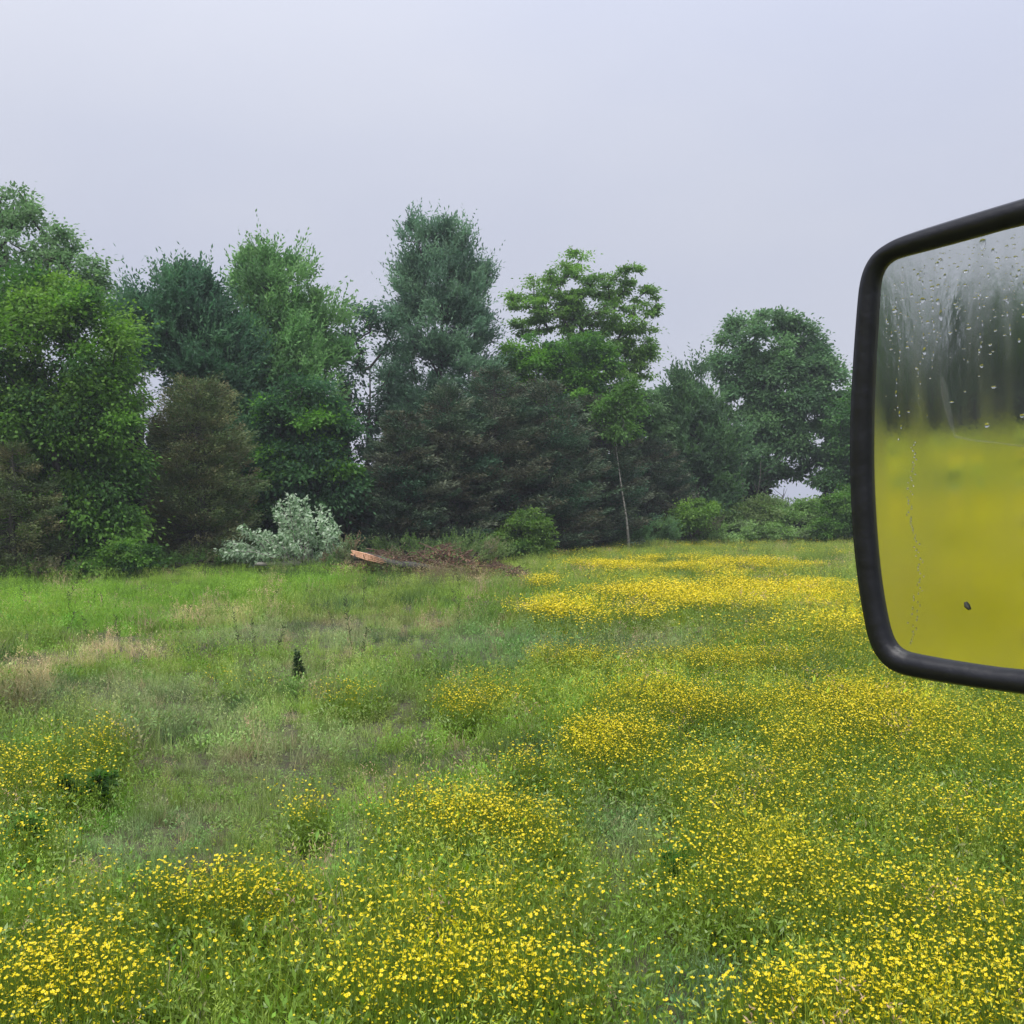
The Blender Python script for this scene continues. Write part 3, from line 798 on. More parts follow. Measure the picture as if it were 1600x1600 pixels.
g = Geo()      # bare trunks glimpsed in the wood
def stem(px_, d, h, r, lab, ln=0.0):
    x_ = wx(px_, d); z0 = float(ground_z(x_, d))
    gg = Geo(); f = np.linspace(0, 1, 6)
    P = np.stack([ln * f + rng.normal(size=6) * .05, rng.normal(size=6) * .05, f * h - .1], 1)
    tube(gg, P, r * (1 - .92 * f), 6, rough=.05)
    for k in range(11):
        q = .3 + .6 * rng.random(); az = rng.random() * 6.28; L_ = .6 + .9 * rng.random()
        s0 = np.array([np.interp(q, f, P[:, 0]), np.interp(q, f, P[:, 1]), q * h]); dr = np.array([math.cos(az), math.sin(az), .5])
        tube(gg, np.array([s0, s0 + dr * L_ * .5, s0 + dr * L_ + np.array([0, 0, .1])]), [.02, .014, .006], 4, cap=False)
    o = link('bare_trunk', gg.mesh('bare_trunk', True), M_bark); o.location = (x_, d, z0)
    tag(o, lab, 'tree trunk', 'bare trunks inside the wood')
stem(1158, 62, 5.5, .13, 'dark slim trunk under the left of the round maple')
stem(1178, 61, 5.0, .10, 'second slim trunk under the round maple, nearer its middle', .4)
stem(1212, 63, 3.4, .09, 'short trunk leaning beside the bright gap under the maple', .6)
stem(225, 45, 8.5, .10, 'thin bare trunk in the gap left of the domed tree')
stem(545, 46, 8.0, .09, 'thin bare trunk in the gap left of the spruce')

# ------------------------------------------------------------------ bushes
def bush(name, lab, d, lobes, tints, n, leaf, clump, style='broad', group=None, base=None, cat='bush'):
    b = base if base is not None else sum(l[0] for l in lobes) / len(lobes)
    return make_tree(name, lab, cat, d, b, .05, lobes, style, tints, n, leaf, clump, group=group, trunk_stop=.45, tilt=.5, depth=.9)
bush('green_bush', 'round light green bush beside the brush pile before the dark cedars', 42, [(815, 838, 42, 32), (845, 840, 24, 26), (785, 845, 22, 18), (830, 812, 25, 14)], [(.14, .25, .05), (.10, .20, .045), (.18, .30, .07)], 11000, (.11, .07), .28)
BG = 'bushes along the right wood edge'
LG = [(.22, .36, .11), (.17, .30, .08), (.25, .38, .14), (.19, .26, .12)]
bush('shrub', 'bright green shrub at the foot of the pointed pine', 54, [(1085, 805, 30, 18), (1060, 818, 26, 12), (1100, 790, 14, 12)], [(.20, .34, .07), (.16, .29, .06)], 7000, (.15, .10), .35, group=BG)
bush('shrub', 'dull green shrub below the round maple trunks', 58, [(1160, 805, 55, 22), (1130, 820, 40, 18), (1190, 790, 20, 14)], [(.16, .26, .08), (.20, .28, .10), (.13, .21, .07)], 12000, (.16, .10), .4, group=BG)
bush('shrub', 'pale leafy shrub under the bright gap beside the round maple', 60, [(1240, 798, 48, 16), (1285, 800, 30, 22), (1215, 806, 30, 14)], LG, 11000, (.16, .10), .4, group=BG)
bush('shrub', 'tall green shrub touching the mirror frame', 55, [(1312, 800, 30, 32), (1326, 775, 18, 18), (1340, 815, 26, 30), (1290, 825, 20, 18)], [(.12, .25, .05), (.10, .22, .04), (.15, .28, .06)], 12000, (.14, .09), .35, group=BG)
bush('shrub', 'low blue-green shrub right of the leaning white trunk', 53, [(1020, 832, 42, 13), (960, 840, 44, 12), (905, 848, 38, 11), (1000, 845, 50, 8)], [(.17, .31, .14), (.20, .34, .14), (.14, .25, .10)], 15000, (.12, .07), .28, group=BG, style='plume')
bush('shrub', 'wide low shrub spreading along the flower meadow edge', 56, [(1150, 832, 60, 13), (1215, 830, 50, 12), (1090, 838, 45, 12)], LG, 17000, (.13, .08), .3, group=BG)
bush('shrub', 'small dark shrub in the corner between meadow and mirror', 56, [(1290, 836, 38, 14), (1250, 840, 24, 9)], [(.11, .19, .06), (.09, .15, .05)], 8000, (.13, .08), .3, group=BG)
bush('shrub', 'brownish weedy shrub between the pointed pine and the meadow', 55, [(1060, 835, 30, 18), (1030, 822, 24, 18), (1100, 828, 24, 12)], [(.19, .19, .12), (.15, .19, .09)], 6000, (.12, .05), .3, group=BG, style='plume')
bush('shrub', 'low leafy regrowth below the dark cedars behind the split log', 39, [(640, 862, 45, 16), (700, 862, 50, 16), (590, 855, 22, 14), (750, 868, 28, 14)], [(.12, .22, .05), (.10, .16, .06), (.15, .22, .08)], 9000, (.08, .04), .22, group='bushes below the dark cedars', style='plume')
bush('shrub', 'thin weedy growth among the twigs of the brush pile', 33, [(720, 872, 60, 14), (640, 878, 50, 10), (760, 866, 30, 14), (550, 878, 28, 12)], [(.20, .27, .10), (.24, .24, .13), (.15, .24, .08)], 6000, (.08, .03), .2, group='bushes below the dark cedars', style='plume')
bush('shrub', 'bright leafy sprouts at the foot of the left maple', 32, [(205, 870, 40, 22), (150, 885, 40, 16)], VIV, 5000, (.12, .08), .25, group='bushes at the left wood edge')

for lab, dd_, lb, tn in (
        ('dark weedy growth at the foot of the brown cedar left of the silver branches', 34.5, [(270, 884, 50, 12), (320, 886, 40, 12), (225, 888, 30, 10)], [(.10, .19, .05), (.16, .18, .09), (.12, .23, .06)]),
        ('ragged low growth at the foot of the left edge cedar', 30.8, [(20, 898, 50, 12), (80, 896, 40, 12), (-40, 900, 50, 12)], [(.10, .20, .045), (.17, .17, .09)]),
        ('low tangle between the silver branches and the split log', 33.5, [(545, 868, 22, 16), (525, 884, 30, 8)], [(.20, .24, .12), (.24, .18, .11), (.13, .22, .08)]),
        ('pale green weeds between the brush pile and the round bush', 40, [(735, 855, 26, 14), (765, 866, 24, 10), (705, 852, 20, 12)], [(.22, .33, .12), (.17, .26, .09)])):
    bush('weed_clump', lab, dd_, lb, tn, 4200, (.09, .035), .2, group='weed clumps along the foot of the wood', style='plume', cat='weed')

# ------------------------------------------------------------------ felled tree with silvery leaves, split log, brush pile
SIL = [(.50, .62, .44), (.40, .54, .35), (.58, .68, .52), (.18, .30, .15)]
def felled():
    d = 35.0; ox, oz = wx(455, d), 0.0
    root = empty('fallen_tree', (ox, d, float(ground_z(ox, d))), 'felled tree crown with silvery leaves lying at the wood edge', 'fallen tree')
    g = Geo(); gl = Geo()
    tube(g, np.array([[2.2, .5, .3], [1.0, .3, .38], [0, 0, .3], [-1.2, -.2, .3]]), [.16, .14, .1, .06], 7, rough=.06)
    link('trunk', g.mesh('trunk', True), M_bark_pale, root)
    gb = Geo()
    tips = [(352, 850), (372, 835), (395, 832), (380, 860), (410, 850), (436, 808), (445, 790), (462, 784), (490, 800), (508, 812), (524, 835), (525, 860), (500, 870), (470, 850), (440, 835), (420, 870), (455, 870), (360, 872), (395, 878), (485, 830), (515, 880), (540, 872), (440, 860), (405, 838)]
    tips = tips + [(345, 862), (350, 845), (436, 788), (452, 776), (462, 776), (478, 780), (500, 792), (532, 822), (548, 850), (430, 802), (516, 806)] + [(a + rng.normal() * 10, b + rng.normal() * 8) for a, b in tips]
    for (a, b) in tips:
        T_ = np.array([wx(a, d) - ox, rng.normal() * .7, max(wz(b, d), .15)])
        s0 = np.array([T_[0] * .55 + rng.uniform(.1, .9), 0, .32]); midp = (s0 + T_) / 2 + np.array([0, 0, .35])
        q = np.linspace(0, 1, 7)[:, None]
        B = (1 - q) ** 2 * s0 + 2 * q * (1 - q) * midp + q * q * T_
        tube(gb, B, np.linspace(.03, .006, 7), 4, cap=False)
        n = 105; f = .3 + .12 * rng.integers(0, 7, n) + rng.normal(size=n) * .018
        P = np.stack([np.interp(f, q[:, 0], B[:, k]) for k in range(3)], 1) + rng.normal(size=(n, 3)) * .06
        P[:, 2] = np.maximum(P[:, 2], .05)
        D = rng.normal(size=(n, 3)) * .6 + np.array([0, 0, -.5]) + (B[-1] - B[0])[None, :] * .3
        leaves(gl, P, D, .15, .075, np.array(SIL)[rng.integers(0, 4, n)], .5, .1)
    link('branches', gb.mesh('branches', True), M_bark_pale, root)['kind'] = 'stuff'
    link('leaves', gl.mesh('leaves'), M_leaf, root)['kind'] = 'stuff'
felled()

d = 31.8
lx = wx(598, d)
lg = empty('split_log', (lx, d, 0), 'broken log with a freshly split orange end, beside the silver branches', 'log')
g = Geo(); f = np.linspace(0, 1, 8)
P = np.stack([-.9 + 2.5 * f, .1 * np.sin(f * 5), .74 - .42 * f + .04 * np.sin(f * 9)], 1); tube(g, P, .14 - .05 * f, 9, rough=.08)
link('log_bark', g.mesh('log_bark', True), M_bark, lg)
g = Geo()
sl = []
for k in range(5):
    a = (k - 2) * .07
    P = np.array([[-.96 + rng.normal() * .04, -.10, .86 + a * .4], [-.5, -.12, .72 + a * .6], [.0 + rng.normal() * .08, -.12, .56 + a * .4]]); tube(g, P, [.022, .03, .01], 5, rough=.1)
link('split_face', g.mesh('split_face', True), M_wood, lg)

d = 32.6
bx_ = wx(668, d)
bp = empty('brush_pile', (bx_, d, 0), 'heap of brown twigs and dead brush along the edge of the field', 'brush pile')
g = Geo()
for k in range(1100):
    cx = rng.uniform(-2.9, 2.9); hh = (.85 + .2 * math.sin(cx * 2.6)) * (1 - (cx / 3.2) ** 2) * rng.random()
    c = np.array([cx, rng.normal() * .4, .06 + hh]); az = rng.random() * 3.14; L_ = .3 + .7 * rng.random(); el = rng.normal() * .35
    dr = np.array([math.cos(az) * math.cos(el), math.sin(az) * math.cos(el), math.sin(el)]) * L_ / 2
    c2 = c + rng.normal(size=3) * .06
    P = np.array([c - dr, c2, c + dr]); P[:, 2] = np.maximum(P[:, 2], .01); tube(g, P, [.016, .012, .004], 4, cap=False)
o = link('twigs', g.mesh('twigs'), M_twig, bp); o['kind'] = 'stuff'
g = Geo(); n = 8000
cx = rng.uniform(-3, 3.1, n); P = np.stack([cx, rng.normal(size=n) * .45, .03 + (.78 + .2 * np.sin(cx * 2.6)) * (1 - (cx / 3.3) ** 2) * rng.random(n)], 1)
leaves(g, P, rng.normal(size=(n, 3)), .09, .05, np.array([(.34, .20, .13), (.24, .17, .11), (.17, .26, .08), (.4, .27, .18), (.14, .22, .07)])[rng.integers(0, 5, n)], .5)
o = link('dead_leaves', g.mesh('dead_leaves'), M_leaf, bp); o['kind'] = 'stuff'

# weeds that stand out of the grass
def weed(name, lab, px_, py_, h, w_, tint, n=160, leaf=(.07, .03), cat='weed', group=None):
    d = gy(py_); x_ = wx(px_, d); root = empty(name, (x_, d, float(ground_z(x_, d))), lab, cat, group)
    g = Geo(); gl = Geo()
    for k in range(3):
        ln = rng.normal(size=2) * w_ * .4; f = np.linspace(0, 1, 5)
        P = np.stack([ln[0] * f, ln[1] * f, h * f * (.7 + .3 * rng.random())], 1); tube(g, P, .006 * (1.3 - f), 4, (.4, .5, .2))
        m_ = n // 3; q = .15 + .85 * rng.random(m_); c = np.stack([np.interp(q, f, P[:, a]) for a in range(3)], 1)
        az = rng.random(m_) * 6.283; D = np.stack([np.cos(az), np.sin(az), .3 + rng.normal(size=m_) * .4], 1)
        leaves(gl, c, D, (leaf[0] + w_ * .35) * (1.2 - q) + leaf[0] * .4, leaf[1], np.array(tint) * (.8 + .4 * rng.random((m_, 1))), .6, .2)
    link('stem', g.mesh('stem'), M_stem, root); link('leaves', gl.mesh('leaves'), M_leaf, root)['kind'] = 'stuff'
weed('dock_plant', 'dark upright weed alone in the middle of the grass, left of centre', 468, 1062, .52, .12, (.045, .085, .03), 260)
weed('leafy_clump', 'dark leafy clump low in the grass near the left edge', 125, 1275, .36, .3, (.075, .17, .035), 420, (.1, .045))
weed('leafy_clump', 'fresh green leafy tuft in the buttercups right of centre', 1072, 1400, .34, .16, (.07, .20, .035), 300, (.09, .03))
weed('leafy_clump', 'dark weed in the flowers below the lower left corner of the mirror', 1262, 1115, .40, .10, (.05, .09, .05), 120, (.06, .02))
weed('leafy_clump', 'bright leafy clump at the left edge below the dark one', 40, 1350, .35, .25, (.10, .23, .035), 300, (.09, .045))
# dry stalks in the left of the field
SM = []
for v in range(4):
    g = Geo(); h = .7 + .35 * ((v * 7) % 4) / 3; f = np.linspace(0, 1, 5)
    P = np.stack([.06 * f * f, .03 * f, h * f], 1); tube(g, P, .006 * (1.2 - f), 4, (.14, .15, .06))
    k = 26; q = .35 + .65 * rng.random(k); c = np.stack([np.interp(q, f, P[:, a]) for a in range(3)], 1)
    az = rng.random(k) * 6.28; leaves(g, c, np.stack([np.cos(az), np.sin(az), .9 + 0 * az], 1), .09, .022, np.array((.08, .11, .045)), .3)
    SM.append(g.mesh('weed_stalk'))
for k in range(26):
    a = rng.uniform(40, 720); b = rng.uniform(945, 1040); d = gy(b); x_ = wx(a, d)
    o = link('weed_stalk', SM[k % 4], M_leaf); o.location = (x_, d, float(ground_z(x_, d))); o.rotation_euler = (rng.normal() * .2, rng.normal() * .2, rng.random() * 6.28)
    s_ = .45 + .45 * rng.random(); o.scale = (s_, s_, s_)
    tag(o, 'thin dark weed stalk standing above the grass of the middle field', 'weed', 'weed stalks in the middle field')

# ------------------------------------------------------------------ wing mirror
MD = 0.93
E0 = np.array([wx(1345, MD), MD, CAM_H])                     # a point on the mirror plane
yaw_t = np.array([.700, -.714, 0.0]); yaw_t /= np.linalg.norm(yaw_t)   # along the glass, towards the right of the picture
nrm_h = np.array([yaw_t[1], -yaw_t[0], 0.0])
if np.dot(nrm_h, -E0) < 0: nrm_h = -nrm_h
TILT = R(-2.9)
MN = nrm_h * math.cos(TILT) + np.array([0, 0, 1.0]) * math.sin(TILT)      # glass normal, nodding a little downwards
MU = np.cross(MN, yaw_t); MU = MU if MU[2] > 0 else -MU
def on_plane(px_, py_):
    dr = np.array([(px_ - 800) / FPX, 1, (HOR - py_) / FPX]); o = np.array([0, 0, CAM_H])
    tt = np.dot(E0 - o, MN) / np.dot(dr, MN); P = o + dr * tt - E0
    return np.array([P @ yaw_t, P @ MU])
outer_px = [(1600, 311), (1500, 341), (1420, 366), (1388, 379), (1366, 396), (1352, 418), (1344, 445), (1340, 480), (1334, 560), (1329, 650), (1329, 740), (1333, 830), (1342, 910), (1353, 975), (1362, 1008),
            (1374, 1030), (1392, 1047), (1418, 1057), (1500, 1071), (1600, 1085)]
inner_px = [(1600, 349), (1500, 377), (1432, 395), (1404, 402), (1388, 409), (1377, 422), (1371, 442), (1369, 480), (1364, 560), (1361, 650), (1361, 740), (1366, 830), (1374, 910), (1385, 970), (1391, 992),
            (1399, 1008), (1411, 1018), (1428, 1023), (1500, 1036), (1600, 1050)]
def close_right(L):
    P = [on_plane(*q) for q in L]; w_ = P[0][0]
    t0, b0 = P[0], P[-1]; e = .085
    st = (P[0] - P[1]) / np.linalg.norm(P[0] - P[1]); sb = (P[-1] - P[-2]) / np.linalg.norm(P[-1] - P[-2])
    a = t0 + st * e; b = b0 + sb * e
    arc = []
    for k in range(9):
        f = k / 8; th = (f * 2 - 1) * math.pi / 2
        cx_ = (a + b) / 2; hh = (a[1] - b[1]) / 2
        arc.append(np.array([(a[0] + b[0]) / 2 + .035 * math.cos(th) ** .5, cx_[1] + (hh) * -math.sin(-th) * 1.0]) if 0 < k < 8 else (b if k == 0 else a))
    return P, arc
def smooth_loop(P, arc):
    L = [p_ for p_ in P] + arc
    L = np.array(L)
    for _ in range(2):
        Q = np.roll(L, -1, 0); L = np.stack([L * .75 + Q * .25, L * .25 + Q * .75], 1).reshape(-1, 2)
    return L
Po, arc_o = close_right(outer_px); Pi, arc_i = close_right(inner_px)
# inner right side: keep the same rim width
arc_i = [np.array([q[0] - .012, (q[1] - (arc_o[0][1] + arc_o[-1][1]) / 2) * .93 + (arc_o[0][1] + arc_o[-1][1]) / 2]) for q in arc_o]
arc_i[0] = Pi[-1] + (arc_i[1] - Pi[-1]) * .8; arc_i[-1] = Pi[0] + (arc_i[-2] - Pi[0]) * .8
Lo = smooth_loop(Po, arc_o); Li = smooth_loop(Pi, arc_i); nL = len(Lo)
def P3(q, h): return yaw_t * q[0] + MU * q[1] + MN * h          # in the mirror's own frame (origin E0)
mroot = empty('wing_mirror', tuple(E0), 'large wet black-framed truck mirror at right, reflecting yellow field', 'wing mirror')
rings = []
cen = Lo.mean(0)
def shrink(L, k): return cen + (L - cen) * k
prof = [(Li, -.004, 0), (Li, .004, 0), (Li * .82 + Lo * .18, .0085, 0), (Li * .5 + Lo * .5, .0105, 0), (Li * .18 + Lo * .82, .0085, 0), (Lo, .001, 0), (Lo, -.010, 0), (shrink(Lo, .985), -.014, 0)]
V = np.array([[P3(q, h) for q in L] for L, h, _ in prof])
def ring_mesh(name, V, closed_end=False):
    k, n, _ = V.shape
    i = np.arange(k - 1)[:, None] * n; j = np.arange(n)[None, :]; jj = (j + 1) % n
    F = np.stack([i + j, i + jj, i + n + jj, i + n + j], -1).reshape(-1, 4); Vv = V.reshape(-1, 3); Fl = [F]
    if closed_end:
        Vv = np.vstack([Vv, V[-1].mean(0)]); j = np.arange(n)
        Fl.append(np.stack([(k - 1) * n + j, (k - 1) * n + (j + 1) % n, np.full(n, k * n)], -1))
    return np_mesh(name, Vv, Fl, smooth=True)
M_frame = mat_rough('mirror_rim_rubber', (.005, .0055, .009), (.0065, .007, .011), 40, .42, .12, spec=.45)
M_shell = mat_rough('mirror_shell_plastic', (.016, .017, .021), (.024, .025, .03), 140, .5, .2)
link('rim', ring_mesh('rim', V), M_frame, mroot)
sh = [(shrink(Lo, .985), -.0145), (shrink(Lo, .975), -.03), (shrink(Lo, .93), -.06), (shrink(Lo, .80), -.085), (shrink(Lo, .55), -.10)]
V = np.array([[P3(q, h) for q in L] for L, h in sh])
link('shell', ring_mesh('shell', V, True), M_shell, mroot)

# glass: silvered, fogged and wet
m, t, out = new_mat('wet_mirror_glass')
tcn = t.nodes.new('ShaderNodeTexCoord')
uv = t.nodes.new('ShaderNodeAttribute'); uv.attribute_name = 'tint'        # r = across, g = up, both in metres
def tex(scale, stretch, detail=4):
    mpn = t.nodes.new('ShaderNodeMapping'); mpn.inputs['Scale'].default_value = stretch
    nn = t.nodes.new('ShaderNodeTexNoise'); nn.inputs['Scale'].default_value = scale; nn.inputs['Detail'].default_value = detail
    t.links.new(uv.outputs['Vector'], mpn.inputs['Vector']); t.links.new(mpn.outputs['Vector'], nn.inputs['Vector']); return nn
def ramp(src, a, b, ca, cb):
    r_ = t.nodes.new('ShaderNodeValToRGB'); r_.color_ramp.elements[0].position = a; r_.color_ramp.elements[1].position = b
    r_.color_ramp.elements[0].color = (ca, ca, ca, 1); r_.color_ramp.elements[1].color = (cb, cb, cb, 1); t.links.new(src, r_.inputs['Fac']); return r_.outputs['Color']
streak = tex(30, (1, .12, 1), 5); blotch = tex(14, (1, 1, 1), 4); fine = tex(150, (1, .35, 1), 4)
gl = t.nodes.new('ShaderNodeBsdfGlossy'); gl.inputs['Color'].default_value = (.69, .71, .69, 1)
rr = ramp(streak.outputs['Fac'], .35, .7, .03, .17)
t.links.new(rr, gl.inputs['Roughness'])
bmp = t.nodes.new('ShaderNodeBump'); bmp.inputs['Distance'].default_value = .001
sp_ = t.nodes.new('ShaderNodeSeparateXYZ'); t.links.new(uv.outputs['Vector'], sp_.inputs[0])
mr_ = t.nodes.new('ShaderNodeMapRange'); mr_.inputs['From Min'].default_value = 1.04; mr_.inputs['From Max'].default_value = 1.12
mr_.inputs['To Min'].default_value = .012; mr_.inputs['To Max'].default_value = .085
t.links.new(sp_.outputs['Y'], mr_.inputs['Value']); t.links.new(mr_.outputs['Result'], bmp.inputs['Strength'])
t.links.new(fine.outputs['Fac'], bmp.inputs['Height']); t.links.new(bmp.outputs[0], gl.inputs['Normal'])
df = t.nodes.new('ShaderNodeBsdfDiffuse'); df.inputs['Color'].default_value = (.36, .37, .35, 1)
mxs = t.nodes.new('ShaderNodeMixShader')
ff = ramp(blotch.outputs['Fac'], .35, .7, .01, .05)
t.links.new(ff, mxs.inputs[0]); t.links.new(gl.outputs[0], mxs.inputs[1]); t.links.new(df.outputs[0], mxs.inputs[2])
t.links.new(mxs.outputs[0], out.inputs['Surface'])
k = len(Li); Vg = np.array([P3(q, -.001) for q in Li] + [P3(Li.mean(0), -.001)])
tint = np.array([[q[0], q[1], 0] for q in Li] + [[Li.mean(0)[0], Li.mean(0)[1], 0]]) + np.array([1, 1, 0])
Fg = np.stack([np.arange(k), (np.arange(k) + 1) % k, np.full(k, k)], -1)
# keep the glass facing the driver
nn_ = np.cross(Vg[1] - Vg[k], Vg[0] - Vg[k])
if np.dot(nn_, MN) > 0: Fg = Fg[:, ::-1]
link('mirror_glass', np_mesh('mirror_glass', Vg, Fg, tint), m, mroot)

# rain drops on the glass
m, t, out = new_mat('water_drop')
g_ = t.nodes.new('ShaderNodeBsdfGlass'); g_.inputs['IOR'].default_value = 1.33; g_.inputs['Roughness'].default_value = .02
t.links.new(g_.outputs[0], out.inputs['Surface'])
gd = Geo()
def drop(px_, py_, rx, ry, h, c=None, h0=0.0):
    c = on_plane(px_, py_) if c is None else c; ns = 9; rings_ = [(1, 0.0), (.85, .55), (.5, .87)]
    Vs = []
    for (kr, kh) in rings_:
        for q in range(ns):
            a = q * 2 * math.pi / ns; jit = 1 + .12 * math.sin(3 * a + px_)
            Vs.append(P3(c + np.array([rx * kr * jit * math.cos(a), ry * kr * jit * math.sin(a)]), kh * h - .0006 + h0))
    Vs.append(P3(c, h - .0006 + h0)); Fq = []
    for r_ in range(2):
        for q in range(ns): Fq.append((r_ * ns + q, r_ * ns + (q + 1) % ns, (r_ + 1) * ns + (q + 1) % ns, (r_ + 1) * ns + q))
    Ft = [(2 * ns + q, 2 * ns + (q + 1) % ns, 3 * ns) for q in range(ns)]
    gd.add(np.array(Vs), [np.array(Fq), np.array(Ft)])
for k in range(420):
    a = rng.uniform(1380, 1640); b = 385 + abs(rng.normal()) * 105 - (a - 1385) * .17
    if b > 690 or b < 400 - (a - 1400) * .25 + 12: continue
    r_ = .0003 + .00035 * rng.exponential(); r_ = min(r_, .0014)
    st = 1.0 if rng.random() < .75 else rng.uniform(1.8, 3.5)
    drop(a, b, r_ * rng.uniform(.8, 1.9), r_ * rng.uniform(.6, 1.0) * st, r_ * .35)
for a0, b0, b1 in ((1438, 420, 640), (1456, 450, 600), (1530, 400, 560), (1402, 470, 700), (1575, 420, 520)):      # runs
    b = b0
    while b < b1:
        drop(a0 + rng.normal() * 2 + 3 * math.sin(b * .05), b, .0003 + .0004 * rng.random(), .0008 + .002 * rng.random(), .0003); b += rng.uniform(5, 22)
for k in range(70):            # a trickle down the left of the glass
    b = 690 + 320 * k / 70; a = 1424 + 7 * math.sin(b * .03) + rng.normal() * 3.5 + (b - 690) * .03
    drop(a, b, .0004 + .0005 * rng.random(), .0005 + .001 * rng.random(), .0003)
for k in range(110):
    i = rng.integers(0, nL); f = rng.uniform(.3, .7); q = Li[i] * f + Lo[i] * (1 - f)
    if q[1] < .02 and rng.random() < .6: continue
    r_ = .0004 + .0008 * rng.random(); drop(0, 0, r_, r_ * 1.2, r_ * .6, q, .0102 - .012 * (f - .5) ** 2 * 4)
o = link('rain_drops', gd.mesh('rain_drops', True), m, mroot); o['kind'] = 'stuff'
# a speck of dirt stuck low on the glass, and a thin pale see-through ribbon above it
g = Geo(); c = on_plane(1511, 947)
tube(g, np.array([P3(c + np.array([-.0012, .0032]), .0004), P3(c, .001), P3(c + np.array([.0022, -.003]), .0004)]), [.0008, .0016, .0009], 6, rough=.2)
link('dirt_speck', g.mesh('dirt_speck'), mat_rough('dirt', (.03, .035, .03), (.07, .07, .05), 400, .8, .2), mroot)
m, t, out = new_mat('pale_film')
p = t.nodes.new('ShaderNodeBsdfPrincipled'); p.inputs['Base Color'].default_value = (.5, .52, .5, 1); p.inputs['Roughness'].default_value = .6
tp_ = t.nodes.new('ShaderNodeBsdfTransparent'); ms_ = t.nodes.new('ShaderNodeMixShader'); ms_.inputs[0].default_value = .07
t.links.new(tp_.outputs[0], ms_.inputs[1]); t.links.new(p.outputs[0], ms_.inputs[2]); t.links.new(ms_.outputs[0], out.inputs['Surface'])
def smear(path, ww):
    g = Geo(); C2 = np.array([on_plane(*q) for q in path]); T2 = np.gradient(C2, axis=0); T2 /= np.linalg.norm(T2, axis=1)[:, None]
    N2 = np.stack([-T2[:, 1], T2[:, 0]], 1) * np.array(ww)[:, None] / 2
    V2 = [P3(a + b, .0003) for a, b in zip(C2, N2)] + [P3(a - b, .0003) for a, b in zip(C2, N2)]
    k_ = len(path); g.add(np.array(V2), np.array([(i, i + 1, k_ + i + 1, k_ + i) for i in range(k_ - 1)]))
    return g
link('pale_smear', smear([(1471, 588), (1474, 610), (1480, 640), (1486, 665), (1492, 682), (1520, 688), (1560, 692), (1600, 698), (1640, 704)], [.002, .007, .006, .004, .0025, .0018, .0016, .0018, .0016]).mesh('pale_smear'), m, mroot)
# two arms carry the mirror, running out of the picture to the right
ctr = P3(Lo.mean(0), -.10)
for s_ in (.10, -.10):
    g = Geo(); p0 = ctr + MU * s_; 
    tube(g, np.array([p0 + MN * .02, p0 - MN * .03, p0 + np.array([.10, -.02, 0]), p0 + np.array([.26, -.16, -.02])]), [.013, .013, .013, .014], 10)
    link('arm', g.mesh('arm', True), M_shell, mroot)

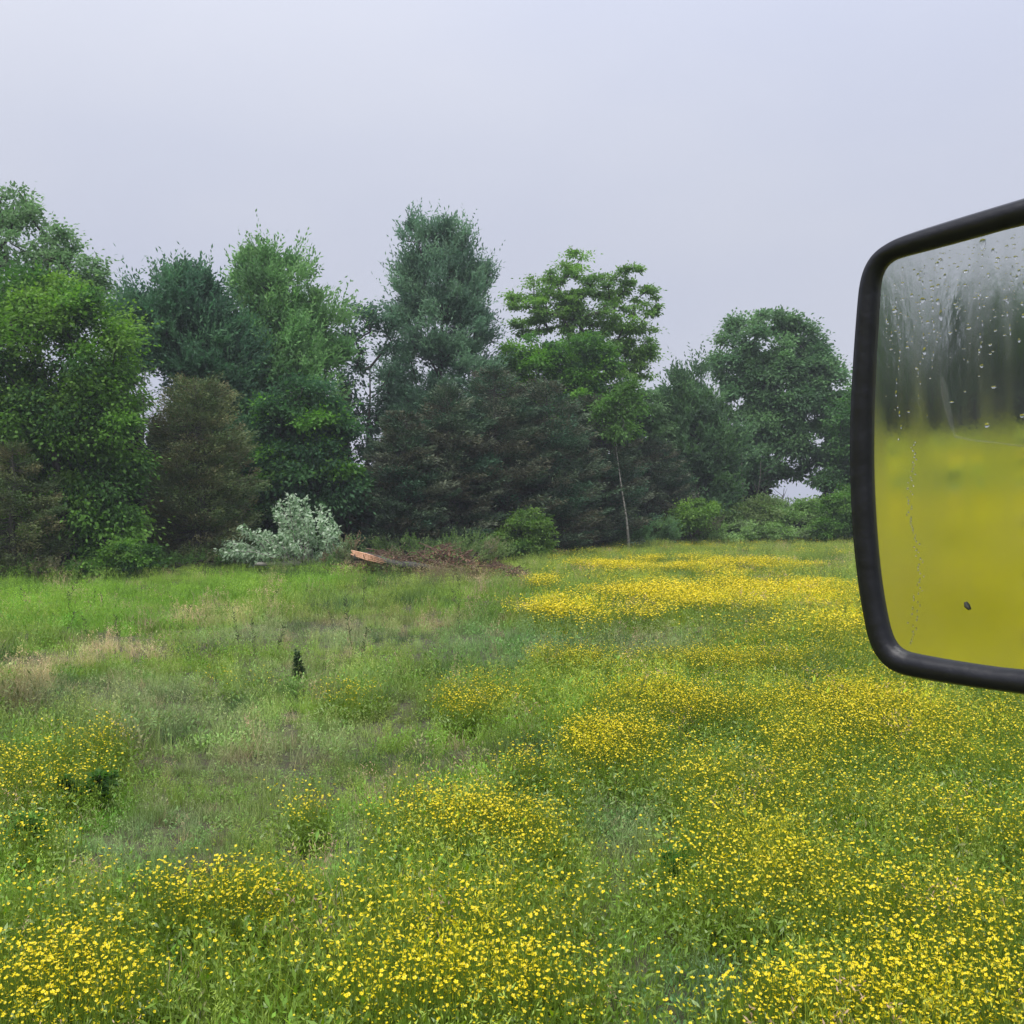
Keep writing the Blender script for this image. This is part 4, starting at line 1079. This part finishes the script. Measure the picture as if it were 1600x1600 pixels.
# ------------------------------------------------------------------ trees seen in the mirror only: a far belt behind the field to the left
def tree_copy(src, loc, rz, sc, lab, grp):
    c = src.copy(); COL.objects.link(c); c.location = loc; c.rotation_euler = (0, 0, rz); c.scale = sc
    tag(c, lab, 'tree', grp)
    for ch in src.children:
        q = ch.copy(); COL.objects.link(q); q.parent = c
g = Geo(); n = 16000
th_ = R(-32) + R(92) * rng.random(n); dd = 84 + rng.normal(size=n) * 1.5
zz = rng.random(n) * (1.5 + 11 * hash_noise(th_ * 60, th_ * 0, 1.1, 18) * hash_noise(th_ * 60, th_ * 0, 2.3, 8))
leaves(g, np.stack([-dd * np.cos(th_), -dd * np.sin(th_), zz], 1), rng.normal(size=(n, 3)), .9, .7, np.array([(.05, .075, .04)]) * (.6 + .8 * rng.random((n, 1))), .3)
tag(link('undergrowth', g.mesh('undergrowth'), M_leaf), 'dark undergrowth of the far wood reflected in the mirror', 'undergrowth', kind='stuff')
src = {o.name: o for o in COL.objects if o.parent is None}
A0 = src['maple_tree']; A1 = src['round_maple']; A2 = src['dark_cedar.002']; A3 = src['domed_tree']
for (px_, d_, s_, sr, lab) in ((1530, 66, .9, A1, 'round grey-green tree standing behind the wing mirror'), (1690, 69, 1.0, A3, 'dark domed tree farthest right behind the wing mirror'), (1610, 63, .85, A0, 'vivid green tree behind the wing mirror glass')):
    tree_copy(sr, (wx(px_, d_), d_, 0), 2.1 + px_, (s_, s_, s_), lab, 'trees behind the wing mirror')
for k in range(34):
    ang = R(-100 + k * 6.3); dist = 74 + rng.uniform(-6, 8)
    x_ = dist * math.sin(ang) ; y_ = dist * math.cos(ang)
    x_, y_ = -dist * math.cos(R(-25 + k * 2.4)), -dist * math.sin(R(-25 + k * 2.4))
    sr = (A1, A3, A0, A1, A2)[k % 5]; s_ = rng.uniform(.75, 1.0)
    tree_copy(sr, (x_, y_, 0), rng.random() * 6.28, (s_, s_, s_ * rng.uniform(.8, 1.0)), 'dark tree blurred in the reflection of the wet mirror', 'trees reflected in the wing mirror')

# ------------------------------------------------------------------ thin damp air
m, t, out = new_mat('damp_air')
pv = t.nodes.new('ShaderNodeVolumePrincipled'); pv.inputs['Color'].default_value = (.86, .90, 1.0, 1); pv.inputs['Density'].default_value = .0009; pv.inputs['Anisotropy'].default_value = 0.2
t.links.new(pv.outputs[0], out.inputs['Volume'])
X, Y0, Z0, Z1 = 1600.0, 1600.0, -1.6, 24.0
Vh = np.array([(a, b, c) for a in (-X, X) for b in (-Y0, Y0) for c in (Z0, Z1)])
Fh = np.array([(0, 1, 3, 2), (4, 6, 7, 5), (0, 4, 5, 1), (2, 3, 7, 6), (0, 2, 6, 4), (1, 5, 7, 3)])
tag(link('haze', np_mesh('haze', Vh, Fh), m), 'thin damp haze hanging over the whole field and wood', 'haze', kind='stuff')
